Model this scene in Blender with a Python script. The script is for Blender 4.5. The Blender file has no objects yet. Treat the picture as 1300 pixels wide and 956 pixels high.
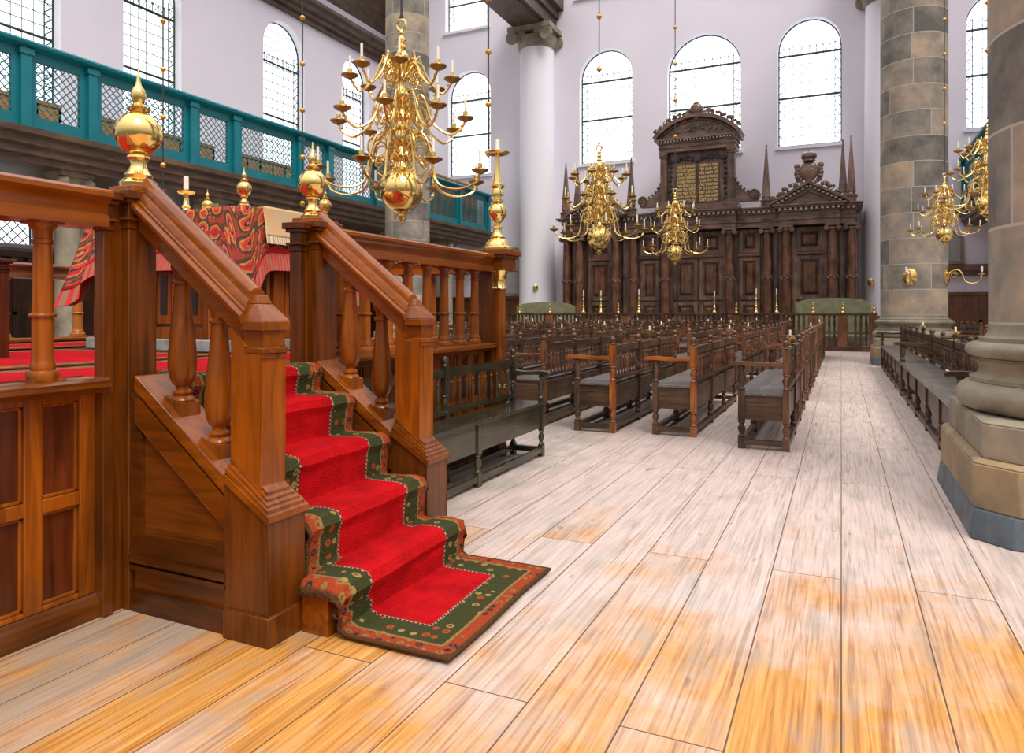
import bpy, math, random
from mathutils import Vector, Matrix
from mathutils.geometry import tessellate_polygon
random.seed(7)
sin, cos, pi = math.sin, math.cos, math.pi
SC = bpy.context.scene
COL = SC.collection

# ------------------------------------------------------------ camera, light, exposure
TH = math.atan(418/903)
cd = bpy.data.cameras.new('camera'); cam = bpy.data.objects.new('camera', cd); COL.objects.link(cam)
cam.location = (0, 0, 1.4); cam.rotation_euler = (pi/2, 0, TH)
cd.sensor_width = 36; cd.lens = 903/1300*36; cd.shift_y = -82/1300; cd.clip_end = 300
SC.camera = cam
SC.view_settings.view_transform = 'Standard'; SC.view_settings.look = 'None'
SC.view_settings.gamma = 1; SC.view_settings.use_curve_mapping = False
SC.view_settings.exposure = 0.0
WORLD_STRENGTH = 1.75
PANE_STRENGTH = 1.7
w = bpy.data.worlds.new('daylight'); SC.world = w; w.use_nodes = True
nt = w.node_tree; nt.nodes.clear()
o_ = nt.nodes.new('ShaderNodeOutputWorld'); bg = nt.nodes.new('ShaderNodeBackground')
tc = nt.nodes.new('ShaderNodeTexCoord'); sx = nt.nodes.new('ShaderNodeSeparateXYZ'); cr = nt.nodes.new('ShaderNodeValToRGB')
nt.links.new(tc.outputs['Generated'], sx.inputs[0]); nt.links.new(sx.outputs['Z'], cr.inputs[0])
cr.color_ramp.elements[0].position = 0.0; cr.color_ramp.elements[0].color = (.13, .115, .11, 1)
cr.color_ramp.elements[1].position = 0.85; cr.color_ramp.elements[1].color = (1, .97, 1, 1)
nt.links.new(cr.outputs[0], bg.inputs[0]); bg.inputs[1].default_value = WORLD_STRENGTH
nt.links.new(bg.outputs[0], o_.inputs[0])
sd = bpy.data.lights.new('daylight_sun', 'SUN'); sun = bpy.data.objects.new('daylight_sun', sd); COL.objects.link(sun)
sd.energy = 2.2; sd.angle = math.radians(25); sd.color = (1, .93, .85)
sun.rotation_euler = Vector((0.55, -0.45, 1.0)).to_track_quat('Z', 'Y').to_euler(); sun.location = (10, -8, 25)

# ------------------------------------------------------------ mesh builder
class MB:
    def __init__(s): s.v = []; s.f = []; s.uv = {}
    def add(s, vs, fs, uvs=None):
        n = len(s.v); s.v += [tuple(p) for p in vs]
        for k, f in enumerate(fs):
            s.f.append([i+n for i in f])
            if uvs: s.uv[len(s.f)-1] = uvs[k]
        return s
    def hexa(s, p):   # 8 points, bottom 4 then top 4, both counter-clockwise
        return s.add(p, [(3,2,1,0),(4,5,6,7),(0,1,5,4),(1,2,6,5),(2,3,7,6),(3,0,4,7)])
    def box(s, x0, x1, y0, y1, z0, z1):
        if x0 > x1: x0, x1 = x1, x0
        if y0 > y1: y0, y1 = y1, y0
        if z0 > z1: z0, z1 = z1, z0
        return s.hexa([(x0,y0,z0),(x1,y0,z0),(x1,y1,z0),(x0,y1,z0),(x0,y0,z1),(x1,y0,z1),(x1,y1,z1),(x0,y1,z1)])
    def frus(s, x0,x1,y0,y1,z0, X0,X1,Y0,Y1,z1):
        return s.hexa([(x0,y0,z0),(x1,y0,z0),(x1,y1,z0),(x0,y1,z0),(X0,Y0,z1),(X1,Y0,z1),(X1,Y1,z1),(X0,Y1,z1)])
    def lathe(s, prof, c=(0,0,0), n=20, caps=True, ph=0.0, rot=None):
        vs = []; fs = []; uv = []
        for r, z in prof:
            for i in range(n):
                a = 2*pi*i/n + ph; p = Vector((r*cos(a), r*sin(a), z))
                if rot: p = rot @ p
                vs.append((p.x+c[0], p.y+c[1], p.z+c[2]))
        R = max(r for r, z in prof)
        for j in range(len(prof)-1):
            for i in range(n):
                k = (i+1) % n
                fs.append((j*n+i, j*n+k, (j+1)*n+k, (j+1)*n+i))
                u0 = 2*pi*R*i/n; u1 = 2*pi*R*(i+1)/n; z0 = prof[j][1]; z1 = prof[j+1][1]
                uv.append(((u0,z0),(u1,z0),(u1,z1),(u0,z1)))
        if caps:
            m = (len(prof)-1)*n
            fs.append(tuple(reversed(range(n)))); uv.append(tuple((0,0) for _ in range(n)))
            fs.append(tuple(range(m, m+n))); uv.append(tuple((0,0) for _ in range(n)))
        return s.add(vs, fs, uv)
    def prism(s, poly, fn, a0, a1):   # poly in 2d (ccw), fn(p, a) -> 3d
        n = len(poly); vs = [fn(p, a0) for p in poly]+[fn(p, a1) for p in poly]
        tris = tessellate_polygon([[Vector((p[0], p[1], 0)) for p in poly]])
        fs = [tuple(t) for t in tris]+[tuple(i+n for i in reversed(t)) for t in tris]
        fs += [(i, (i+1) % n, (i+1) % n+n, i+n) for i in range(n)]
        return s.add(vs, fs)
    def tube(s, path, r, n=7, taper=None):
        P = [Vector(p) for p in path]; vs = []; fs = []
        t = (P[1]-P[0]).normalized(); up = Vector((0,0,1)) if abs(t.z) < .9 else Vector((1,0,0))
        a = t.cross(up).normalized()
        for i, p in enumerate(P):
            t = (P[min(i+1, len(P)-1)]-P[max(i-1, 0)]).normalized()
            a = (a - t*a.dot(t)).normalized(); b = t.cross(a)
            rr = r if taper is None else r*(1+(taper-1)*i/(len(P)-1))
            for k in range(n):
                q = p+a*cos(2*pi*k/n)*rr+b*sin(2*pi*k/n)*rr; vs.append(q[:])
        for i in range(len(P)-1):
            for k in range(n):
                m = (k+1) % n; fs.append((i*n+k, i*n+m, (i+1)*n+m, (i+1)*n+k))
        fs.append(tuple(reversed(range(n)))); q = (len(P)-1)*n; fs.append(tuple(range(q, q+n)))
        return s.add(vs, fs)
    def ell(s, c, r, n=10, m=6):
        prof = [(max(.001, cos(-pi/2+pi*i/m)), sin(-pi/2+pi*i/m)) for i in range(m+1)]
        vs = []; fs = []
        for a, z in prof:
            for i in range(n): vs.append((c[0]+r[0]*a*cos(2*pi*i/n), c[1]+r[1]*a*sin(2*pi*i/n), c[2]+r[2]*z))
        for j in range(m):
            for i in range(n): fs.append((j*n+i, j*n+(i+1) % n, (j+1)*n+(i+1) % n, (j+1)*n+i))
        return s.add(vs, fs)
    def sweep(s, prof, p0, p1, lat=(1,0,0), up=(0,0,1)):   # closed profile (a, b) moved from p0 to p1
        L = Vector(lat); U = Vector(up); p0 = Vector(p0); p1 = Vector(p1)
        return s.prism(prof, lambda p, a: tuple((p0 if a == 0 else p1)+L*p[0]+U*p[1]), 0, 1)
    def build(s, name, mat, parent=None, base=None, smooth=True, bevel=0, **props):
        b = Vector(base) if base else Vector((0,0,0))
        org = Vector(parent.get('_o', (0,0,0))) if parent else b
        me = bpy.data.meshes.new(name)
        me.from_pydata([tuple(Vector(p)-org) for p in s.v], [], s.f)
        if s.uv:
            ul = me.uv_layers.new(name='UVMap')
            for pi_, poly in enumerate(me.polygons):
                if pi_ in s.uv:
                    for li, q in zip(poly.loop_indices, s.uv[pi_]): ul.data[li].uv = q
        me.validate()
        if smooth:
            me.shade_smooth(); me.set_sharp_from_angle(angle=math.radians(38))
        me.materials.append(mat)
        o = bpy.data.objects.new(name, me); COL.objects.link(o)
        if parent: o.parent = parent
        else: o.location = b
        o['_o'] = tuple(org)
        if bevel:
            md = o.modifiers.new('bevel', 'BEVEL'); md.width = bevel; md.segments = 2; md.limit_method = 'ANGLE'; md.angle_limit = math.radians(40)
        for k, v in props.items(): o[k] = v
        return o

def B(*boxes):
    m = MB()
    for b in boxes: m.box(*b)
    return m
def thing(name, label, cat, base=(0,0,0), group=None):
    o = bpy.data.objects.new(name, None); COL.objects.link(o); o.location = base; o['_o'] = tuple(base)
    o.empty_display_size = .1
    o['label'] = label; o['category'] = cat
    if group: o['group'] = group
    return o
def tag(o, label, cat, group=None):
    o['label'] = label; o['category'] = cat
    if group: o['group'] = group
    return o
def struct(name, mb, mat, parent=None, **k):
    o = mb.build(name, mat, parent, **k)
    if not parent: o['kind'] = 'structure'
    return o
KIDS = {}
def copy_tree(o, parent=None, _map=None):
    if not KIDS:
        pass
    c = o.copy(); COL.objects.link(c); c.parent = parent
    for ch in o.children: copy_tree(ch, c)
    return c
def dup(o, loc, rotz=0, label=None, scale=1):
    c = copy_tree(o); c.location = loc; c.rotation_euler = (0, 0, rotz); c.scale = (scale,)*3
    if label: c['label'] = label
    return c
ORD = ['first','second','third','fourth','fifth','sixth','seventh','eighth','ninth','tenth','eleventh','twelfth','thirteenth','fourteenth']
def spline(pts, k=6):
    P = [Vector(p) for p in pts]; P = [P[0]*2-P[1]]+P+[P[-1]*2-P[-2]]; out = []
    for i in range(1, len(P)-2):
        for j in range(k):
            t = j/k; a, b, c, d = P[i-1:i+3]
            out.append(.5*((2*b)+(c-a)*t+(2*a-5*b+4*c-d)*t*t+(3*b-a-3*c+d)*t**3))
    out.append(P[-2]); return [tuple(p) for p in out]

# ------------------------------------------------------------ materials
MATS = {}
def newmat(name):
    m = bpy.data.materials.new(name); m.use_nodes = True; N = m.node_tree.nodes; L = m.node_tree.links
    return m, N, L, N['Principled BSDF']
def node(N, t, **k):
    n = N.new(t)
    for a, b in k.items(): setattr(n, a, b)
    return n
def ramp(N, cols, pos=None):
    r = N.new('ShaderNodeValToRGB'); e = r.color_ramp.elements
    pos = pos or [i/(len(cols)-1) for i in range(len(cols))]
    while len(e) < len(cols): e.new(.5)
    for i, c in enumerate(cols): e[i].position = pos[i]; e[i].color = (*c, 1)
    return r
def wood(key, dark, light, axis='z', rough=.3, scale=1.0, bump=.15, coat=0.0, spec=.5, vary=.22, pos=(.38, .53, .69)):
    k = (key, axis)
    if k in MATS: return MATS[k]
    m, N, L, P = newmat('%s_grain_%s' % (key, axis))
    t = node(N, 'ShaderNodeTexCoord'); oi = node(N, 'ShaderNodeObjectInfo'); mp = node(N, 'ShaderNodeMapping')
    s = [14*scale]*3; s['xyz'.index(axis)] = 1.1*scale; mp.inputs['Scale'].default_value = s
    ad = node(N, 'ShaderNodeVectorMath', operation='SCALE'); ad.inputs[3].default_value = 9
    cx = node(N, 'ShaderNodeCombineXYZ')
    for i in range(3): L.new(oi.outputs['Random'], cx.inputs[i])
    L.new(cx.outputs[0], ad.inputs[0]); L.new(ad.outputs[0], mp.inputs['Location'])
    L.new(t.outputs['Object'], mp.inputs[0])
    n1 = node(N, 'ShaderNodeTexNoise'); n1.inputs['Scale'].default_value = 1.6; n1.inputs['Detail'].default_value = 7; n1.inputs['Distortion'].default_value = 1.2
    L.new(mp.outputs[0], n1.inputs[0])
    n2 = node(N, 'ShaderNodeTexNoise'); n2.inputs['Scale'].default_value = 2.2; n2.inputs['Detail'].default_value = 3
    L.new(t.outputs['Object'], n2.inputs[0])
    mx = node(N, 'ShaderNodeMath', operation='MULTIPLY_ADD'); mx.inputs[1].default_value = .45; L.new(n2.outputs[0], mx.inputs[0])
    m2 = node(N, 'ShaderNodeMath', operation='MULTIPLY'); m2.inputs[1].default_value = .6; L.new(n1.outputs[0], m2.inputs[0]); L.new(m2.outputs[0], mx.inputs[2])
    mid = tuple((a+b)/2*.9 for a, b in zip(dark, light))
    r = ramp(N, [dark, mid, light], list(pos)); L.new(mx.outputs[0], r.inputs[0])
    hv = node(N, 'ShaderNodeHueSaturation'); vr = node(N, 'ShaderNodeMapRange'); vr.inputs['To Min'].default_value = 1-vary; vr.inputs['To Max'].default_value = 1+vary
    L.new(oi.outputs['Random'], vr.inputs[0]); L.new(vr.outputs[0], hv.inputs['Value']); L.new(r.outputs[0], hv.inputs['Color']); L.new(hv.outputs[0], P.inputs['Base Color'])
    P.inputs['Roughness'].default_value = rough; P.inputs['Specular IOR Level'].default_value = spec
    P.inputs['Coat Weight'].default_value = coat; P.inputs['Coat Roughness'].default_value = .15
    b = node(N, 'ShaderNodeBump'); b.inputs['Strength'].default_value = bump; b.inputs['Distance'].default_value = .01
    L.new(n1.outputs[0], b.inputs['Height']); L.new(b.outputs[0], P.inputs['Normal'])
    MATS[k] = m; return m
def plain(key, col, rough=.6, metal=0, noise=0, nscale=4, col2=None, emit=0, bump=0):
    if key in MATS: return MATS[key]
    m, N, L, P = newmat(key)
    P.inputs['Base Color'].default_value = (*col, 1); P.inputs['Roughness'].default_value = rough; P.inputs['Metallic'].default_value = metal
    if col2 or bump:
        t = node(N, 'ShaderNodeTexCoord'); n1 = node(N, 'ShaderNodeTexNoise'); n1.inputs['Scale'].default_value = nscale; n1.inputs['Detail'].default_value = 6
        L.new(t.outputs['Object'], n1.inputs[0])
        if col2:
            r = ramp(N, [col, col2], [.35, .65]); L.new(n1.outputs[0], r.inputs[0]); L.new(r.outputs[0], P.inputs['Base Color'])
        if bump:
            b = node(N, 'ShaderNodeBump'); b.inputs['Strength'].default_value = bump; b.inputs['Distance'].default_value = .01
            L.new(n1.outputs[0], b.inputs['Height']); L.new(b.outputs[0], P.inputs['Normal'])
    if emit:
        P.inputs['Emission Color'].default_value = (*col, 1); P.inputs['Emission Strength'].default_value = emit
    MATS[key] = m; return m
def stagewood(a='z'): return wood('varnished_oak', (.042, .011, .001), (.40, .100, .006), a, .25, .8, .10, .08, .35, .36, (.26, .5, .80))
def bodywood(a='z'): return wood('brown_body_oak', (.022, .007, .001), (.21, .056, .006), a, .27, .8, .10, .08, .35, .30, (.28, .5, .78))
def railwood(a='z'): return wood('polished_rail_oak', (.060, .016, .002), (.38, .095, .006), a, .17, .8, .06, .2, .35, .1, (.15, .5, .90))
def panelwood(a='z'): return wood('red_brown_panel_oak', (.030, .006, .002), (.22, .045, .007), a, .3, .8, .12, .1, .4, .45, (.3, .5, .75))
def darkoak(a='z'): return wood('dark_oak', (.028, .015, .009), (.155, .085, .048), a, .42, 1, .15, 0, .35, .3)
def seatoak(a='z'): return wood('grey_sheen_seat_oak', (.07, .062, .055), (.22, .20, .185), a, .30, 1, .15, .1)  # pale grey reflection on the seat tops put into the base colour
def redoak(a='z'): return wood('red_oak', (.055, .022, .010), (.26, .105, .045), a, .3, 1, .15, .15, .5, .3)
def amberoak(a='z'): return wood('amber_oak', (.16, .045, .010), (.55, .17, .03), a, .28, 1, .12, .15, .5, .1)
def arkwood(a='z'): return wood('ark_jacaranda', (.045, .026, .018), (.28, .165, .115), a, .30, .6, .1, .1, .5, .2)
def arkcol(a='z'): return wood('ark_column_wood', (.050, .022, .012), (.24, .105, .055), a, .24, .5, .08, .2, .5, .1)
def beamwood(a='y'): return wood('beam_oak', (.042, .024, .014), (.15, .088, .052), a, .5, .6, .1)
def wainwood(a='z'): return wood('wainscot_oak', (.06, .022, .008), (.20, .075, .022), a, .4, .6, .1)
BRASS = plain('polished_brass', (.90, .67, .24), .14, 1)
BRASS2 = plain('aged_brass', (.78, .56, .20), .24, 1)
PANB = plain('brown_brass', (.36, .22, .08), .38, 1)
WHITE = plain('candle_wax', (.93, .90, .80), .45)
TEAL = plain('teal_paint', (.002, .165, .20), .4, col2=(.003, .20, .235), nscale=1.5)
WALL = plain('lavender_plaster', (.78, .745, .83), .8, col2=(.83, .79, .87), nscale=.35)
WALLS = plain('sage_plaster', (.42, .50, .50), .8, col2=(.47, .55, .54), nscale=.5)
WHITEP = plain('white_plaster', (.84, .83, .88), .75)
LEAD = plain('glazing_iron', (.03, .05, .05), .5)
GREEN = plain('sage_velvet', (.20, .205, .11), .85, col2=(.27, .27, .155), nscale=5)
IRON = plain('dark_iron', (.03, .03, .03), .5)
PANE = plain('window_glass_daylight', (.93, 1.0, 1.0), .3, emit=PANE_STRENGTH)
SLATE = plain('plinth_slate', (.07, .09, .11), .55, col2=(.13, .16, .18), nscale=5, bump=.2)

def stone_mat(key, c1, c2, c3, usebrick=True):
    m, N, L, P = newmat(key)
    t = node(N, 'ShaderNodeTexCoord')
    n1 = node(N, 'ShaderNodeTexNoise'); n1.inputs['Scale'].default_value = 1.3; n1.inputs['Detail'].default_value = 8; n1.inputs['Roughness'].default_value = .65
    L.new(t.outputs['Object'], n1.inputs[0])
    r = ramp(N, [c1, c2, c3], [.33, .52, .72]); 
    P.inputs['Roughness'].default_value = .75
    n2 = node(N, 'ShaderNodeTexNoise'); n2.inputs['Scale'].default_value = 30; n2.inputs['Detail'].default_value = 4; L.new(t.outputs['Object'], n2.inputs[0])
    b = node(N, 'ShaderNodeBump'); b.inputs['Strength'].default_value = .25; b.inputs['Distance'].default_value = .01
    if usebrick:
        br = node(N, 'ShaderNodeTexBrick'); br.offset = .37; br.offset_frequency = 2; br.squash = .75; br.squash_frequency = 3
        br.inputs['Scale'].default_value = 1; br.inputs['Brick Width'].default_value = 1.68; br.inputs['Row Height'].default_value = .66
        br.inputs['Mortar Size'].default_value = .012; br.inputs['Mortar Smooth'].default_value = .3
        br.inputs['Color1'].default_value = (0,0,0,1); br.inputs['Color2'].default_value = (1,1,1,1); br.inputs['Mortar'].default_value = (.5,.5,.5,1)
        L.new(t.outputs['UV'], br.inputs[0])
        a = node(N, 'ShaderNodeMath', operation='MULTIPLY_ADD'); a.inputs[1].default_value = .30; L.new(br.outputs[0], a.inputs[0])
        s = node(N, 'ShaderNodeMath', operation='MULTIPLY_ADD'); s.inputs[1].default_value = .95; s.inputs[2].default_value = -.12; L.new(n1.outputs[0], s.inputs[0])
        L.new(s.outputs[0], a.inputs[2]); L.new(a.outputs[0], r.inputs[0])
        mx = node(N, 'ShaderNodeMix', data_type='RGBA'); L.new(br.outputs['Fac'], mx.inputs[0]); L.new(r.outputs[0], mx.inputs[6]); mx.inputs[7].default_value = (.46, .43, .37, 1)
        L.new(mx.outputs[2], P.inputs['Base Color'])
        iv = node(N, 'ShaderNodeMath', operation='SUBTRACT'); L.new(n2.outputs[0], iv.inputs[0]); L.new(br.outputs['Fac'], iv.inputs[1]); L.new(iv.outputs[0], b.inputs['Height'])
    else:
        L.new(n1.outputs[0], r.inputs[0]); L.new(r.outputs[0], P.inputs['Base Color']); L.new(n2.outputs[0], b.inputs['Height'])
    L.new(b.outputs[0], P.inputs['Normal'])
    return m
STONE = stone_mat('coursed_sandstone', (.12, .112, .098), (.27, .24, .195), (.50, .38, .26))
STONE2 = stone_mat('carved_sandstone', (.15, .13, .095), (.29, .25, .18), (.42, .34, .23), False)
STONE3 = stone_mat('ochre_sandstone', (.17, .13, .09), (.33, .24, .13), (.50, .30, .12), False)

def floor_mat():
    m, N, L, P = newmat('worn_pine_planks')
    t = node(N, 'ShaderNodeTexCoord'); sp = node(N, 'ShaderNodeSeparateXYZ'); L.new(t.outputs['Object'], sp.inputs[0])
    cb = node(N, 'ShaderNodeCombineXYZ'); L.new(sp.outputs['Y'], cb.inputs[0]); L.new(sp.outputs['X'], cb.inputs[1])
    br = node(N, 'ShaderNodeTexBrick'); br.offset = .43; br.offset_frequency = 2; br.squash = 1
    br.inputs['Scale'].default_value = 1; br.inputs['Brick Width'].default_value = 4.1; br.inputs['Row Height'].default_value = .34
    br.inputs['Mortar Size'].default_value = .0032; br.inputs['Mortar Smooth'].default_value = .1
    br.inputs['Color1'].default_value = (0,0,0,1); br.inputs['Color2'].default_value = (1,1,1,1); br.inputs['Mortar'].default_value = (0,0,0,1)
    L.new(cb.outputs[0], br.inputs[0])
    mp = node(N, 'ShaderNodeMapping'); mp.inputs['Scale'].default_value = (30, 1.0, 1); L.new(t.outputs['Object'], mp.inputs[0])
    ofs = node(N, 'ShaderNodeCombineXYZ'); mo = node(N, 'ShaderNodeMath', operation='MULTIPLY'); mo.inputs[1].default_value = 31; L.new(br.outputs[0], mo.inputs[0]); L.new(mo.outputs[0], ofs.inputs[0]); L.new(mo.outputs[0], ofs.inputs[1]); L.new(ofs.outputs[0], mp.inputs['Location'])
    gr = node(N, 'ShaderNodeTexNoise'); gr.inputs['Scale'].default_value = 1.3; gr.inputs['Detail'].default_value = 8; gr.inputs['Distortion'].default_value = 1.5; L.new(mp.outputs[0], gr.inputs[0])
    pale = ramp(N, [(.40, .29, .22), (.58, .46, .405), (.68, .56, .51)], [.3, .47, .7]); L.new(gr.outputs[0], pale.inputs[0])
    oran = ramp(N, [(.33, .12, .022), (.60, .27, .055), (.70, .38, .11)], [.3, .5, .7]); L.new(gr.outputs[0], oran.inputs[0])
    # planks run from orange near the camera to pale farther off, broken by noise
    wn = node(N, 'ShaderNodeTexNoise'); wn.inputs['Scale'].default_value = 1.1; wn.inputs['Detail'].default_value = 7; wn.inputs['Roughness'].default_value = .62; L.new(t.outputs['Object'], wn.inputs[0])
    mr = node(N, 'ShaderNodeMapRange'); mr.inputs['From Min'].default_value = 1.7; mr.inputs['From Max'].default_value = 6.0; mr.inputs['To Min'].default_value = -.22; mr.inputs['To Max'].default_value = .34
    L.new(sp.outputs['Y'], mr.inputs[0])
    a1 = node(N, 'ShaderNodeMath', operation='ADD'); L.new(wn.outputs[0], a1.inputs[0]); L.new(mr.outputs[0], a1.inputs[1])
    pv = node(N, 'ShaderNodeMath', operation='MULTIPLY_ADD'); pv.inputs[1].default_value = .16; L.new(br.outputs[0], pv.inputs[0]); L.new(a1.outputs[0], pv.inputs[2])
    wf = node(N, 'ShaderNodeMapRange'); wf.inputs['From Min'].default_value = .42; wf.inputs['From Max'].default_value = .66; L.new(pv.outputs[0], wf.inputs[0])
    mx = node(N, 'ShaderNodeMix', data_type='RGBA'); L.new(wf.outputs[0], mx.inputs[0]); L.new(oran.outputs[0], mx.inputs[6]); L.new(pale.outputs[0], mx.inputs[7])
    # grey dusty blotches
    gn = node(N, 'ShaderNodeTexNoise'); gn.inputs['Scale'].default_value = 1.9; gn.inputs['Detail'].default_value = 6; L.new(mp.outputs[0], gn.inputs[0])
    mp2 = node(N, 'ShaderNodeMapping'); mp2.inputs['Scale'].default_value = (3, 1.2, 1); mp2.inputs['Location'].default_value = (5, 3, 0); L.new(t.outputs['Object'], mp2.inputs[0])
    L.new(mp2.outputs[0], gn.inputs[0])
    gf = node(N, 'ShaderNodeMapRange'); gf.inputs['From Min'].default_value = .52; gf.inputs['From Max'].default_value = .74; gf.inputs['To Max'].default_value = .6; L.new(gn.outputs[0], gf.inputs[0])
    dx = node(N, 'ShaderNodeMapRange'); dx.inputs['From Min'].default_value = -2.75; dx.inputs['From Max'].default_value = -2.1; dx.inputs['To Min'].default_value = .22; dx.inputs['To Max'].default_value = 0
    L.new(sp.outputs['X'], dx.inputs[0])
    g4 = node(N, 'ShaderNodeMath', operation='ADD'); L.new(gn.outputs[0], g4.inputs[0]); L.new(dx.outputs[0], g4.inputs[1]); L.new(g4.outputs[0], gf.inputs[0])
    g2 = node(N, 'ShaderNodeMix', data_type='RGBA'); L.new(gf.outputs[0], g2.inputs[0]); L.new(mx.outputs[2], g2.inputs[6]); g2.inputs[7].default_value = (.33, .315, .27, 1)
    # thin dark knots and cracks
    kn = node(N, 'ShaderNodeTexNoise'); kn.inputs['Scale'].default_value = 9; kn.inputs['Detail'].default_value = 2
    mp3 = node(N, 'ShaderNodeMapping'); mp3.inputs['Scale'].default_value = (.9, .35, 1); L.new(t.outputs['Object'], mp3.inputs[0]); L.new(mp3.outputs[0], kn.inputs[0])
    kf = node(N, 'ShaderNodeMapRange'); kf.inputs['From Min'].default_value = .70; kf.inputs['From Max'].default_value = .78; kf.inputs['To Max'].default_value = .8; L.new(kn.outputs[0], kf.inputs[0])
    g3 = node(N, 'ShaderNodeMix', data_type='RGBA'); L.new(kf.outputs[0], g3.inputs[0]); L.new(g2.outputs[2], g3.inputs[6]); g3.inputs[7].default_value = (.22, .11, .05, 1)
    mo2 = node(N, 'ShaderNodeMix', data_type='RGBA'); L.new(br.outputs['Fac'], mo2.inputs[0]); L.new(g3.outputs[2], mo2.inputs[6]); mo2.inputs[7].default_value = (.12, .06, .03, 1)
    L.new(mo2.outputs[2], P.inputs['Base Color'])
    P.inputs['Roughness'].default_value = .48
    b = node(N, 'ShaderNodeBump'); b.inputs['Strength'].default_value = .2; b.inputs['Distance'].default_value = .01
    sb = node(N, 'ShaderNodeMath', operation='SUBTRACT'); L.new(gr.outputs[0], sb.inputs[0]); L.new(br.outputs['Fac'], sb.inputs[1]); L.new(sb.outputs[0], b.inputs['Height']); L.new(b.outputs[0], P.inputs['Normal'])
    return m
FLOOR = floor_mat()

def carpet_mat(key, endmode, bands, field, border, motif_scale=16):
    """UV in metres: u distance across, v along; attribute edge = metres to the nearest woven edge"""
    m, N, L, P = newmat(key)
    t = node(N, 'ShaderNodeTexCoord'); at = node(N, 'ShaderNodeAttribute', attribute_name='edge')
    E = at.outputs['Fac']
    def step(v, w=.004):
        r = node(N, 'ShaderNodeMapRange'); r.inputs['From Min'].default_value = v-w; r.inputs['From Max'].default_value = v+w; L.new(E, r.inputs[0]); return r.outputs[0]
    def mix(f, a, b):
        x = node(N, 'ShaderNodeMix', data_type='RGBA'); L.new(f, x.inputs[0])
        for i, c in ((6, a), (7, b)):
            if isinstance(c, tuple): x.inputs[i].default_value = (*c, 1)
            else: L.new(c, x.inputs[i])
        return x.outputs[2]
    def motif(scale, thr, ground, c1, c2):
        vo = node(N, 'ShaderNodeTexVoronoi'); vo.inputs['Scale'].default_value = scale; vo.inputs['Randomness'].default_value = .55; L.new(t.outputs['UV'], vo.inputs['Vector'])
        r1 = node(N, 'ShaderNodeMapRange'); r1.inputs['From Min'].default_value = thr; r1.inputs['From Max'].default_value = thr+.05; L.new(vo.outputs['Distance'], r1.inputs[0])
        r2 = node(N, 'ShaderNodeMapRange'); r2.inputs['From Min'].default_value = thr*.45; r2.inputs['From Max'].default_value = thr*.45+.05; L.new(vo.outputs['Distance'], r2.inputs[0])
        hs = node(N, 'ShaderNodeSeparateColor'); L.new(vo.outputs['Color'], hs.inputs[0])
        rr = ramp(N, [c1, c1, c2, c2], [0, .5, .52, 1]); L.new(hs.outputs[0], rr.inputs[0])
        inner = mix(r2.outputs[0], (.16, .07, .03), rr.outputs[0])
        return mix(r1.outputs[0], inner, ground)
    fn = node(N, 'ShaderNodeTexNoise'); fn.inputs['Scale'].default_value = 6; fn.inputs['Detail'].default_value = 5; L.new(t.outputs['UV'], fn.inputs[0])
    fr = ramp(N, [tuple(x*.62 for x in field), field], [.3, .62]); L.new(fn.outputs[0], fr.inputs[0])
    b0, b1, b2, b3, b4 = bands
    gm = motif(motif_scale, .27, border, (.34, .24, .08), (.42, .07, .02))
    rm = motif(motif_scale*1.5, .38, (.34, .055, .018), (.03, .03, .035), (.30, .16, .05))
    c = mix(step(b0), (.10, .045, .018), rm)
    c = mix(step(b1), c, (.30, .19, .06))
    c = mix(step(b1+.012), c, gm)
    wv = node(N, 'ShaderNodeTexChecker'); wv.inputs['Scale'].default_value = 85; L.new(t.outputs['UV'], wv.inputs['Vector']); wv.inputs['Color1'].default_value = (.45, .36, .22, 1); wv.inputs['Color2'].default_value = (.02, .02, .02, 1)
    c = mix(step(b2), c, wv.outputs[0])
    c = mix(step(b2+.012), c, fr.outputs[0])
    L.new(c, P.inputs['Base Color']); P.inputs['Roughness'].default_value = .95
    P.inputs['Specular IOR Level'].default_value = .08
    pn = node(N, 'ShaderNodeTexNoise'); pn.inputs['Scale'].default_value = 110; pn.inputs['Detail'].default_value = 2; L.new(t.outputs['UV'], pn.inputs[0])
    b = node(N, 'ShaderNodeBump'); b.inputs['Strength'].default_value = 1.0; b.inputs['Distance'].default_value = .012; L.new(pn.outputs[0], b.inputs['Height']); L.new(b.outputs[0], P.inputs['Normal'])
    return m
RUNNER = carpet_mat('red_runner_wool', 0, (.018, .075, .215, 0, 0), (.55, .006, .010), (.052, .056, .020), 16)
DECKRUG = carpet_mat('dais_carpet_wool', 0, (.03, .08, .16, 0, 0), (.52, .008, .015), (.16, .10, .05), 9)

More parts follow.
